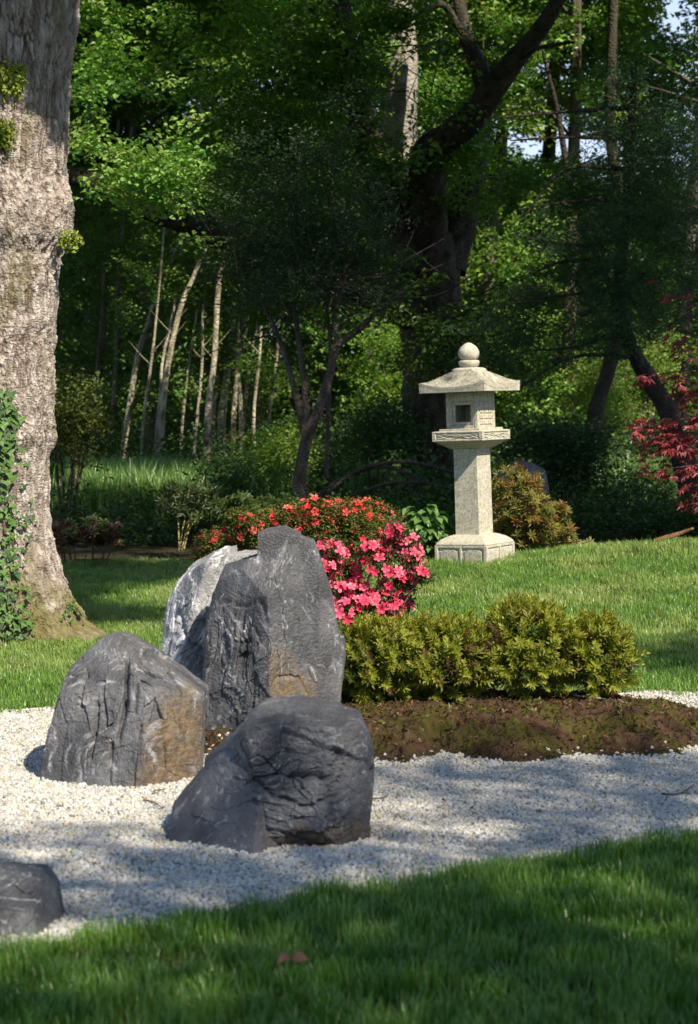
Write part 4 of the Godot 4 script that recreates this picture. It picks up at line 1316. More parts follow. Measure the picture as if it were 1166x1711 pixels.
func undergrowth() -> void:
	var inst := Inst.new()
	for k in 5200:
		var z := -rf(19.2, 46.0)
		var half := -z * 0.1835 + 2.0
		var x := rf(-half, half)
		var n := n_soft.get_noise_2d(x * 0.6, z * 0.6)
		if n < -0.1 or (z < -21.5 and z > -27.5 and x < -1.6 - (26.0 + z) * 0.05 and x > -4.0) or (z < -24.0 and z > -29.5 and x > 0.0 and x < 1.7):
			continue
		var y := height(x, z) + rf(0.05, (0.35 + 0.9 * maxf(n, 0.0)) * (1.0 if z < -22.0 else 0.4))
		leaf_at(inst, Vector3(x, y, z), Color(0.035, 0.07, 0.018), 0.9, Vector3.ZERO, 0.4)
	var u := spread("undergrowth", leaf_spray(71, 60, 0.34, 0.6, 0.07, 0.05), M.leaf, inst)
	tag(u, "dim leafy undergrowth on the shaded woodland floor", "undergrowth")
	# tall grass in the clearings
	var g := Inst.new()
	for e in [[110, 320, 23.0, 26.5, 620], [590, 760, 26.0, 29.0, 420], [420, 500, 24.0, 26.0, 120], [1010, 1110, 25.0, 28.0, 260]]:
		for k in e[4]:
			var p := at(rf(e[0], e[1]), 800, rf(e[2], e[3]))
			p.y = height(p.x, p.z)
			g.add(Transform3D(Basis(Vector3.UP, rf(0, TAU)).scaled(Vector3.ONE * rf(0.6, 1.15)), p), Color(0.19, 0.33, 0.075) * rf(0.8, 1.2))
	var o := spread("tall_grass", tuft(130, 30, 0.16, 0.62, 0.013, 4, 0.5), M.grass, g)
	tag(o, "tall unmown grass in the clearings between the trunks", "grass")
	# shrubs under the trees
	for e in [[470, 755, 70, 60, 24.5, Color(0.12, 0.19, 0.03), "sunlit bright bush behind the slender dark tree", 130], [650, 620, 60, 120, 30.0, Color(0.11, 0.19, 0.025), "bright green leafy dome under the oak limb", 260], [110, 700, 60, 90, 21.5, Color(0.06, 0.075, 0.015), "dim brownish shrub right of the old tree trunk", 110], [1000, 660, 60, 110, 31.0, Color(0.12, 0.18, 0.03), "pale green shrub between the dark stems at right", 200], [1080, 600, 70, 130, 32.0, Color(0.12, 0.18, 0.03), "bright shrub behind the leaning conifer trunk", 220], [360, 790, 70, 50, 23.5, Color(0.04, 0.08, 0.02), "dark shrub right of the tall grass", 110], [940, 760, 90, 60, 22.5, Color(0.025, 0.05, 0.018), "black green shrub behind the bronze one", 150], [620, 720, 90, 70, 24.5, Color(0.03, 0.06, 0.018), "dark shrub at the foot of the oak", 140]]:
		var p := at(e[0], 860, e[4])
		p.y = height(p.x, p.z)
		var t := thing("woodland_shrub", e[6], "shrub", p, "shrubs in the wood")
		var mb := MB.new()
		for k in 7:
			var top := at(e[0] + rf(-0.7, 0.7) * e[2], e[1] - rf(-0.3, 0.8) * e[3], e[4]) - p
			tube(mb, [Vector3(rf(-0.05, 0.05), -0.1, 0), top * 0.5 + Vector3(rf(-0.1, 0.1), 0, rf(-0.1, 0.1)), top], [0.02, 0.014, 0.004], 5, 4, 0.05, Color(0.09, 0.07, 0.05))
		obj("stem", mb.mesh(), M.wood, t)
		var fi := Inst.new()
		mass_px(fi, e[0], e[1], e[2], e[3], e[4] - 0.7, e[4] + 0.7, e[7], e[5], 0.7, p, -0.1)
		spread("foliage", leaf_spray(73, 60, 0.32, 0.6, 0.07, 0.05), M.leaf, fi, t)
	# bowed bare branches on the ground behind the azalea
	var bo := at(650, 830, 21.0)
	bo.y = height(bo.x, bo.z)
	var bt := thing("arching_branches", "bare dark branches arching low over the ground left of the lantern", "branch", bo)
	for e in [[[540, 830], [600, 785], [680, 772], [760, 790]], [[560, 840], [640, 810], [720, 808], [790, 830]], [[530, 830], [570, 800], [640, 780], [700, 800]]]:
		var mb := MB.new()
		var list := []
		for q in e:
			list.append([q[0], q[1], 21.0 + rf(-0.3, 0.3), 3.0])
		px_tube(mb, list, bo, 7, 8, 0.05, Color(0.06, 0.05, 0.04))
		obj("branch", mb.mesh(), M.wood, bt)

# ---------------------------------------------------------------- stone lantern
func square(h: float, y: float, cut := 0.94) -> PackedVector3Array:
	var out := PackedVector3Array()
	for q in 4:
		var t := Basis(Vector3.UP, -PI / 2 * q)
		out.append(t * Vector3(h, y, -h * cut))
		out.append(t * Vector3(h, y, h * cut))
	return out

func loft(mb: MB, rings: Array, cap := true) -> void:
	for k in rings.size() - 1:
		var a: PackedVector3Array = rings[k]; var b: PackedVector3Array = rings[k + 1]
		for q in a.size():
			var e := (q + 1) % a.size()
			mb.quad(a[q], a[e], b[e], b[q])
	if cap:
		for ring in [rings[0], rings[-1]]:
			for q in range(1, ring.size() - 1):
				mb.tri(ring[0], ring[q], ring[q + 1])

func box_at(mb: MB, face: Basis, c: Vector3, size: Vector3, b := 0.004) -> void:
	cbox(mb, Transform3D(face, face * c), size, b)

func lathe(mb: MB, prof: Array, seg := 40) -> void:
	var base := mb.v.size()
	for e in prof:
		for s in seg:
			var a := TAU * s / seg
			var r: float = e[0] * (1.0 + 0.012 * n_soft.get_noise_3d(cos(a) * 3.0, e[1] * 30.0, sin(a) * 3.0))
			mb.v.append(Vector3(cos(a) * r, e[1], sin(a) * r))
			mb.c.append(Color.WHITE)
	mb.grid_index(base, prof.size(), seg, true)

func lantern() -> void:
	var org := at(794, 937, 16.0)
	org.y = height(org.x, org.z) - 0.01
	var t := thing("stone_lantern", "weathered granite garden lantern with curved square roof and ball finial on the lawn", "lantern", org)
	t.rotation = Vector3(0, deg_to_rad(-33), 0)
	t.basis = Basis(Vector3.BACK, deg_to_rad(2.0)) * t.basis
	var st: Material = M.stone
	var faces := []
	for q in 4:
		faces.append(Basis(Vector3.UP, PI / 2 * q))
	# base block with framed panels
	var mb := MB.new()
	loft(mb, [square(0.237, -0.12), square(0.237, 0.146), square(0.245, 0.15), square(0.247, 0.156), square(0.243, 0.166), square(0.225, 0.186), square(0.195, 0.207), square(0.160, 0.223), square(0.132, 0.232), square(0.118, 0.233)])
	for f in faces:
		for x in [-0.232, 0.0, 0.232]:
			box_at(mb, f, Vector3(x, 0.05, 0.241), Vector3(0.022 if x == 0.0 else 0.03, 0.20, 0.014))
		box_at(mb, f, Vector3(0, 0.138, 0.2405), Vector3(0.442, 0.022, 0.012))
		box_at(mb, f, Vector3(0, -0.045, 0.2405), Vector3(0.442, 0.05, 0.012))
	obj("base_block", mb.mesh(true), st, t)
	for f in faces:
		for x in [-0.115, 0.115]:
			mb = MB.new()
			box_at(mb, f, Vector3(x, 0.05, 0.237), Vector3(0.165, 0.105, 0.009))
			box_at(mb, f, Vector3(x, 0.10, 0.237), Vector3(0.12, 0.03, 0.0085))
			obj("base_panel", mb.mesh(true), st, t)
	# shaft, slightly tapered, with worked faces
	mb = MB.new()
	var rings := []
	for k in 24:
		var y := 0.23 + 0.72 * k / 23.0
		rings.append(square(0.117 - 0.004 * k / 23.0 + 0.0012 * n_soft.get_noise_2d(y * 9.0, 1.0), y, 0.95))
	loft(mb, rings)
	obj("shaft", mb.mesh(true), st, t)
	# platform
	mb = MB.new()
	loft(mb, [square(0.114, 0.945), square(0.14, 0.955), square(0.228, 1.010), square(0.233, 1.014), square(0.233, 1.094), square(0.228, 1.099), square(0.20, 1.099), square(0.20, 1.114), square(0.195, 1.118)])
	for f in faces:
		for y in [1.022, 1.089]:
			box_at(mb, f, Vector3(0, y, 0.234), Vector3(0.478, 0.014, 0.014), 0.003)
		for x in [-0.222, 0.222]:
			box_at(mb, f, Vector3(x, 1.0555, 0.2345), Vector3(0.034, 0.0525, 0.0125), 0.003)
	obj("platform", mb.mesh(true), st, t)
	for q in 4:
		mb = MB.new()
		var f: Basis = faces[q]
		for w in 3:
			var pts := []
			for k in 13:
				var x := -0.19 + 0.38 * k / 12.0
				pts.append(f * Vector3(x, 1.056 + 0.017 * sin(x * 22.0 + w * 2.1 + q) * (1.0 if w < 2 else 0.4) + (w - 1) * 0.006, 0.235))
			tube(mb, pts, [0.0045], 6, 3, 0.05, Color.WHITE, 0.0)
		obj("carved_relief", mb.mesh(), st, t)
	# fire box: hollow, one window, lattice on two sides, back closed to darken the inside
	mb = MB.new()
	for x in [-1, 1]:
		for z in [-1, 1]:
			cbox(mb, Transform3D(Basis(), Vector3(x * 0.134, 1.268, z * 0.134)), Vector3(0.034, 0.306, 0.034), 0.005)
	for q in [0]:
		var f: Basis = faces[q]
		box_at(mb, f, Vector3(0, 1.1285, 0.131), Vector3(0.234, 0.027, 0.032))
		box_at(mb, f, Vector3(0, 1.382, 0.131), Vector3(0.234, 0.078, 0.032))
		for x in [-0.1085, 0.1085]:
			box_at(mb, f, Vector3(x, 1.2425, 0.131), Vector3(0.017, 0.201, 0.032))
	for q in [1, 2, 3]:
		box_at(mb, faces[q], Vector3(0, 1.268, 0.129), Vector3(0.234, 0.306, 0.03))
	obj("fire_box", mb.mesh(true), st, t)
	for q in [0]:
		mb = MB.new()
		var f: Basis = faces[q]
		for s in [-1, 1]:
			box_at(mb, f, Vector3(s * 0.087, 1.2425, 0.122), Vector3(0.026, 0.2, 0.024))
			box_at(mb, f, Vector3(0, 1.2425 + s * 0.085, 0.1215), Vector3(0.148, 0.03, 0.022))
		obj("window_frame", mb.mesh(true), st, t)
	for q in [1, 3]:
		for r in 5:
			for k in 3:
				mb = MB.new()
				box_at(mb, faces[q], Vector3(-0.074 + 0.074 * k, 1.165 + 0.047 * r, 0.146), Vector3(0.062, 0.036, 0.012))
				obj("lattice_block", mb.mesh(true), st, t)
	# roof
	mb = MB.new()
	var n := 44
	for a in n + 1:
		for b in n + 1:
			var u := -1.0 + 2.0 * b / n; var v := -1.0 + 2.0 * a / n
			var m := maxf(maxf(absf(u), absf(v)), 0.001)
			var w := minf(absf(u), absf(v)) / m
			var e := clampf((m - 0.36) / 0.64, 0.0, 1.0)
			var ye := lerpf(1.462, 1.506, pow(w, 2.0))
			var y := lerpf(1.592, ye, lerpf(smoothstep(0.0, 1.0, e), 1.0 - pow(1.0 - e, 1.9), 0.55))
			y += 0.0035 * n_fbm.get_noise_3d(u * 6.0, v * 6.0, 3.0)
			mb.v.append(Vector3(u * 0.312, y, v * 0.312))
			mb.c.append(Color.WHITE * clampf(0.72 + 0.3 * n_fbm.get_noise_2d(u * 4.0 + 9.0, v * 4.0) + 0.5 * n_fbm.get_noise_2d(u * 26.0, v * 26.0), 0.35, 1.1))
	mb.grid_index(0, n + 1, n + 1, false)
	var rim := []
	for s in 4:
		for k in n:
			rim.append([k, n + (n + 1) * k, n * (n + 1) + n - k, (n + 1) * (n - k)][s])
	var flat := MB.new()
	for k in mb.i.size():
		pass
	var eave := MB.new()
	for k in rim.size():
		var p: Vector3 = mb.v[rim[k]]; var q: Vector3 = mb.v[rim[(k + 1) % rim.size()]]
		var p1 := Vector3(p.x * 0.992, p.y - 0.022, p.z * 0.992); var q1 := Vector3(q.x * 0.992, q.y - 0.022, q.z * 0.992)
		var p2 := Vector3(p.x * 0.985, 1.421, p.z * 0.985); var q2 := Vector3(q.x * 0.985, 1.421, q.z * 0.985)
		var p0 := p1 * Vector3(0.986, 1, 0.986); var q0 := q1 * Vector3(0.986, 1, 0.986)
		var p3 := p0 - Vector3(0, 0.004, 0); var q3 := q0 - Vector3(0, 0.004, 0)
		eave.quad(p, q, q1, p1)
		eave.quad(p1, q1, q0, p0)
		eave.quad(p0, q0, q3, p3)
		p1 = Vector3(p.x * 0.99, p3.y, p.z * 0.99); q1 = Vector3(q.x * 0.99, q3.y, q.z * 0.99)
		eave.quad(p3, q3, q1, p1)
		eave.quad(p1, q1, q2, p2)
		eave.tri(p2, q2, Vector3(0, 1.421, 0))
	var roof := obj("roof", mb.mesh(), st, t)
	obj("eave", eave.mesh(true), st, roof)
	mb = MB.new()
	loft(mb, [square(0.112, 1.584, 0.8), square(0.115, 1.592, 0.8), square(0.113, 1.607, 0.8), square(0.096, 1.619, 0.8), square(0.07, 1.624, 0.8)])
	obj("neck", mb.mesh(true), st, t)
	mb = MB.new()
	lathe(mb, [[0.062, 1.62], [0.078, 1.635], [0.086, 1.652], [0.089, 1.668], [0.086, 1.678], [0.078, 1.683], [0.07, 1.684]])
	obj("collar", mb.mesh(), st, t)
	mb = MB.new()
	var prof := [[0.07, 1.676]]
	for k in 18:
		var a := -0.9 + (PI / 2 + 0.9) * k / 17.0
		prof.append([maxf(0.0885 * cos(a), 0.001), 1.742 + 0.078 * sin(a) + (0.012 * pow(maxf(sin(a), 0.0), 8.0))])
	lathe(mb, prof)
	obj("ball_finial", mb.mesh(), st, t)

# ---------------------------------------------------------------- shrubs and flowers
func azalea_flower(s: int) -> ArrayMesh:
	var r := RandomNumberGenerator.new()
	r.seed = s
	var mb := MB.new()
	for k in 5:
		var a := TAU * k / 5.0 + r.randf_range(-0.12, 0.12)
		var b := Basis(Vector3.UP, a)
		var l := r.randf_range(0.9, 1.1)
		var up := r.randf_range(0.16, 0.42)
		var c := Color.WHITE * r.randf_range(0.88, 1.1)
		var p0 := Vector3.ZERO
		var pl := b * Vector3(0.33, up * 0.75, 0.5 * l)
		var pr := b * Vector3(-0.33, up * 0.75, 0.5 * l)
		var mid := b * Vector3(0, up * 0.5, 0.55 * l)
		var tip := b * Vector3(0, up * 0.75, 1.0 * l)
		var tl := b * Vector3(0.27, up * 1.1, 0.84 * l)
		var tr := b * Vector3(-0.27, up * 0.9, 0.84 * l)
		var deep := Color(c.r * 0.9, c.g * 0.55, c.b * 0.7)
		mb.tri(p0, mid, pl, deep); mb.tri(p0, pr, mid, deep)
		mb.tri(mid, tl, pl, c); mb.tri(mid, tip, tl, c); mb.tri(mid, tr, tip, c); mb.tri(mid, pr, tr, c)
	for k in 4:
		var a := r.randf_range(0, TAU)
		var e := Vector3(cos(a) * 0.2, 0.75, sin(a) * 0.2)
		mb.tri(Vector3(-0.02, 0, 0), Vector3(0.02, 0, 0), e, Color(1.0, 0.6, 0.7))
	return mb.mesh(true)

func tinted(base: StandardMaterial3D, c: Color) -> StandardMaterial3D:
	var m: StandardMaterial3D = base.duplicate()
	m.albedo_color = c.linear_to_srgb()
	return m

func facing(p: Vector3, out: Vector3, s: float, wild: float) -> Transform3D:
	var y := (out.normalized() + Vector3(rf(-wild, wild), rf(-wild, wild), rf(-wild, wild))).normalized()
	var x := y.cross(Vector3(rf(-1, 1), rf(-1, 1), rf(-1, 1))).normalized()
	return Transform3D(Basis(x, y, x.cross(y)).scaled(Vector3.ONE * s), p)

func azaleas() -> void:
	var fl := [azalea_flower(1), azalea_flower(2), azalea_flower(3)]
	var pinks := []
	for c in [Color(0.80, 0.075, 0.15), Color(0.86, 0.13, 0.21), Color(0.72, 0.05, 0.11), Color(0.88, 0.19, 0.27)]:
		pinks.append(tinted(M.petal, c))
	var reds := []
	for c in [Color(0.74, 0.055, 0.05), Color(0.80, 0.10, 0.10), Color(0.62, 0.03, 0.03), Color(0.82, 0.13, 0.10)]:
		reds.append(tinted(M.petal, c))
	# the pink bush in the middle
	var org := at(612, 1100, 10.55)
	org.y = height(org.x, org.z)
	var t := thing("azalea_bush", "bright pink azalea in full flower between the tallest rock and the lantern", "azalea", org, "azaleas in flower")
	var blobs := [[535, 909, 12, 5], [556, 914, 12, 5], [561, 928, 22, 14], [546, 952, 22, 12], [584, 956, 22, 14], [565, 990, 28, 18], [599, 986, 25, 16], [607, 1016, 30, 20], [576, 1022, 26, 16], [641, 1003, 28, 20], [656, 1020, 22, 14], [648, 1046, 14, 7], [678, 1007, 10, 4], [660, 971, 27, 20], [682, 967, 20, 11], [706, 960, 12, 6], [637, 941, 27, 16], [618, 920, 20, 10], [682, 914, 24, 15], [660, 884, 16, 7], [640, 920, 22, 12], [693, 930, 14, 7], [660, 905, 16, 8]]
	var mb := MB.new()
	var leaves := Inst.new()
	var count := 0
	for b in blobs:
		var c := at(b[0], b[1], 10.55 + rf(-0.08, 0.08)) - org
		tube(mb, [Vector3(rf(-0.06, 0.06), -0.05, rf(-0.04, 0.04)), c * Vector3(0.35, 0.5, 0.6) + Vector3(0, -0.04, 0), c], [0.011, 0.007, 0.003], 6, 5, 0.05, Color(0.13, 0.08, 0.055))
		var rr: float = b[2] * 10.55 / F
		for k in b[3]:
			var dir := Vector3(rf(-1, 1), rf(-0.8, 1), rf(-0.55, 1)).normalized()
			var p := c + dir * rr * rf(0.55, 1.0) * Vector3(1, 1, 1.4)
			var f := obj("flower", fl[rng.randi() % 3], pinks[rng.randi() % 4], t)
			f.transform = facing(p, dir + Vector3(0.25, 0.35, 0.55), rf(0.022, 0.035), 0.45)
			count += 1
		for k in 16:
			var dir := Vector3(rf(-1, 1), rf(-1, 1), rf(-1, 0.5))
			leaves.add(Transform3D(rbasis().scaled(Vector3.ONE * 0.22), c + dir * rr * 0.75), Color(0.06, 0.10, 0.02) * rf(0.7, 1.3))
	var more := Inst.new()   # blossoms past the three hundred largest
	for k in 420:
		var b: Array = blobs[rng.randi() % blobs.size()]
		var c := at(b[0], b[1], 10.6) - org
		var dir := Vector3(rf(-1, 1), rf(-0.9, 1), rf(-0.8, 1)).normalized()
		var col := Color(0.80, 0.08, 0.16).lerp(Color(0.88, 0.22, 0.30), rng.randf()) * rf(0.75, 1.05)
		more.add(facing(c + dir * (b[2] as float) * 10.55 / F * rf(0.3, 1.0), dir + Vector3(0.2, 0.3, 0.4), rf(0.017, 0.029), 0.6), col)
	spread("blossoms", fl[1], M.petal, more, t)
	obj("stem", mb.mesh(), M.wood, t)
	spread("leaves", leaf_spray(81, 16, 0.26, 0.8, 0.13, 0.055, false), M.leaf, leaves, t)
	# the red bush behind
	org = at(520, 925, 13.6)
	org.y = height(org.x, org.z)
	t = thing("azalea_bush", "wide low coral red azalea with many green leaves behind the rocks", "azalea", org, "azaleas in flower")
	blobs = [[350, 912, 20, 5], [372, 905, 24, 6], [395, 892, 22, 12], [415, 880, 24, 8], [440, 872, 26, 8], [470, 868, 26, 9], [500, 862, 26, 10], [530, 858, 28, 12], [560, 862, 28, 12], [590, 862, 28, 12], [620, 860, 28, 12], [642, 868, 24, 9], [395, 865, 10, 5], [410, 900, 30, 12], [460, 895, 30, 10], [515, 890, 34, 14], [565, 890, 34, 14], [610, 888, 32, 12], [640, 890, 22, 6], [590, 852, 18, 5], [550, 905, 30, 8], [600, 905, 24, 6]]
	mb = MB.new()
	leaves = Inst.new()
	for b in blobs:
		var c := at(b[0], b[1], 13.6 + rf(-0.3, 0.3)) - org
		tube(mb, [Vector3(c.x * 0.6, -0.02, c.z * 0.5), c * Vector3(0.85, 0.5, 0.8), c], [0.012, 0.008, 0.003], 6, 4, 0.05, Color(0.12, 0.08, 0.055))
		var rr: float = b[2] * 13.6 / F
		for k in int(b[3] * 1.2):
			var dir := Vector3(rf(-1, 1), rf(-0.5, 1), rf(-0.3, 1)).normalized()
			var f := obj("flower", fl[rng.randi() % 3], reds[rng.randi() % 4], t)
			f.transform = facing(c + dir * rr * rf(0.7, 1.05), dir + Vector3(0.25, 0.5, 0.5), rf(0.024, 0.036), 0.4)
		for k in 70:
			var dir := Vector3(rf(-1, 1), rf(-1, 1), rf(-1, 1)).limit_length(1.0)
			leaves.add(Transform3D((Basis(Vector3.UP, rf(0, TAU)) * Basis(Vector3.RIGHT, rf(-0.6, 0.6))).scaled(Vector3.ONE * 0.26), c + dir * rr), (Color(0.11, 0.15, 0.025) if rng.randf() < 0.7 else Color(0.16, 0.11, 0.03)) * rf(0.7, 1.3))
	obj("stem", mb.mesh(), M.wood, t)
	spread("leaves", leaf_spray(83, 14, 0.26, 0.7, 0.13, 0.055, false), M.leaf, leaves, t)

func yew_shoot(s: int) -> ArrayMesh:
	var r := RandomNumberGenerator.new()
	r.seed = s
	var mb := MB.new()
	mb.tri(Vector3(-0.03, 0, 0), Vector3(0.03, 0, 0), Vector3(0, 1, 0), Color(1.1, 0.8, 1.0))
	mb.tri(Vector3(0, 0, -0.03), Vector3(0, 0, 0.03), Vector3(0, 1, 0), Color(1.1, 0.8, 1.0))
	for k in 30:
		var h := 0.1 + 0.9 * k / 29.0
		var a := k * 2.4 + r.randf_range(-0.3, 0.3)
		var lift := lerpf(0.15, 1.1, h * h) + r.randf_range(-0.15, 0.15)
		var l := lerpf(0.46, 0.30, h) * r.randf_range(0.85, 1.15)
		var d := Vector3(cos(a) * cos(lift), sin(lift), sin(a) * cos(lift))
		var sd := d.cross(Vector3.UP).normalized() * 0.05
		var p := Vector3(0, h, 0)
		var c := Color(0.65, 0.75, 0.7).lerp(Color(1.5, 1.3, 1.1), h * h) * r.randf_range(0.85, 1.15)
		var m := p + d * l * 0.5 + Vector3(0, 0.02, 0)
		mb.tri(p, m + sd, p + d * l, c)
		mb.tri(p, p + d * l, m - sd, c)
	return mb.mesh(true)

func hedge() -> void:
	# [px centre, half width px, top py, distance, label]
	for e in [[630, 74, 1062, 9.15, "leftmost clipped yellow green yew, touching the tallest rock", 620], [745, 80, 1060, 9.2, "clipped yellow green yew second from the left, on the soil mound", 680], [880, 68, 1036, 9.2, "tallest clipped yew of the row, third from the left on the mound", 640], [993, 46, 1062, 9.25, "rightmost small clipped yew with a narrow dark foot", 430]]:
		var org := at(e[0], 1178, e[3])
		org.y = mound_h(org.x, org.z)
		var t := thing("yew_shrub", e[4], "shrub", org, "clipped yew shrubs in a row on the mound")
		var s: float = e[3] / F
		var rx: float = e[1] * s
		var top: float = (1172 - e[2]) * s
		var mb := MB.new()
		for k in 9:
			var a := rf(0, TAU)
			var e1 := Vector3(cos(a) * rx * rf(0.2, 0.8), top * rf(0.5, 0.85), sin(a) * rx * rf(0.2, 0.6))
			tube(mb, [Vector3(rf(-0.03, 0.03), -0.03, rf(-0.03, 0.03)), e1 * Vector3(0.5, 0.45, 0.5), e1], [0.01, 0.007, 0.003], 6, 4, 0.05, Color(0.10, 0.07, 0.05))
		obj("stem", mb.mesh(), M.wood, t)
		var inst := Inst.new()
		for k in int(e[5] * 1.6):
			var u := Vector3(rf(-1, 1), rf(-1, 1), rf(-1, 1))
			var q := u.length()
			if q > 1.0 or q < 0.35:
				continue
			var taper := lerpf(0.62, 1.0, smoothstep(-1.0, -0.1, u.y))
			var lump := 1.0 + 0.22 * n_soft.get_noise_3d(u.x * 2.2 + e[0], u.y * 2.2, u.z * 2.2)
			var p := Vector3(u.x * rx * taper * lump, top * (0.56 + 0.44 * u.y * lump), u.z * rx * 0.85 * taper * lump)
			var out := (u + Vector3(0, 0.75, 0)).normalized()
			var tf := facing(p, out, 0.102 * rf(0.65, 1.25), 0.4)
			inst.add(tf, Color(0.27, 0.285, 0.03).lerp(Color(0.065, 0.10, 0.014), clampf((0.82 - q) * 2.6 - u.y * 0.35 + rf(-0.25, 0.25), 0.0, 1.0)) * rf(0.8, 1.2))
		for k in 60:   # dead and bronzed shoots
			var d := Vector3(rf(-1, 1), rf(-0.5, 1), rf(-0.2, 1)).normalized()
			inst.add(facing(Vector3(d.x * rx * 0.93, top * (0.56 + 0.43 * d.y), d.z * rx * 0.8), d + Vector3(0, 0.6, 0), 0.08 * rf(0.6, 1.2), 0.5), (Color(0.15, 0.085, 0.03) if k % 3 else Color(0.07, 0.12, 0.02)) * rf(0.6, 1.3))
		for k in 46:
			var a := rf(-1, 1)
			var p := Vector3(a * rx * 0.8, top * (1.0 - 0.25 * a * a) * rf(0.9, 1.07), rf(-0.5, 0.5) * rx)
			inst.add(facing(p, Vector3(a * 0.4, 1, 0.1), 0.085 * rf(0.8, 1.3), 0.25), Color(0.26, 0.24, 0.022) * rf(0.8, 1.2))
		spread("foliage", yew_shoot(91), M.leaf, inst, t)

func whorl(s: int, n: int, l: float, w: float, lift := 0.6) -> ArrayMesh:
	var r := RandomNumberGenerator.new()
	r.seed = s
	var mb := MB.new()
	for k in n:
		var a := k * 2.4 + r.randf_range(-0.3, 0.3)
		var up := lift + r.randf_range(-0.5, 0.4)
		var d := Vector3(cos(a) * cos(up), sin(up), sin(a) * cos(up))
		var sd := d.cross(Vector3.UP).normalized() * w * 0.5
		var ll := l * r.randf_range(0.7, 1.15)
		var c := Color.WHITE * r.randf_range(0.75, 1.25)
		var m := d * ll * 0.55 + Vector3(0, ll * 0.06, 0)
		var e := d * ll - Vector3(0, ll * 0.10, 0)
		mb.tri(Vector3.ZERO, m + sd, e, c)
		mb.tri(Vector3.ZERO, e, m - sd, c)
	return mb.mesh(true)

func broad_leaf(s: int) -> ArrayMesh:
	var r := RandomNumberGenerator.new()
	r.seed = s
	var mb := MB.new()
	var edge := []
	var mid := []
	for k in 6:
		var z := k / 5.0
		var w := 0.34 * sin(PI * pow(z, 0.75)) * (1.0 + r.randf_range(-0.08, 0.08))
		var y := 0.12 * sin(z * PI) - 0.22 * z * z
		mid.append(Vector3(0, y, z))
		edge.append(Vector3(w, y + 0.07 + w * 0.15, z))
	for k in 5:
		var a: Vector3 = edge[k]; var b: Vector3 = edge[k + 1]
		mb.quad(mid[k], mid[k + 1], b, a, Color.WHITE)
		mb.quad(mid[k], Vector3(-a.x, a.y, a.z), Vector3(-b.x, b.y, b.z), mid[k + 1], Color.WHITE * 0.93)
	return mb.mesh(true)

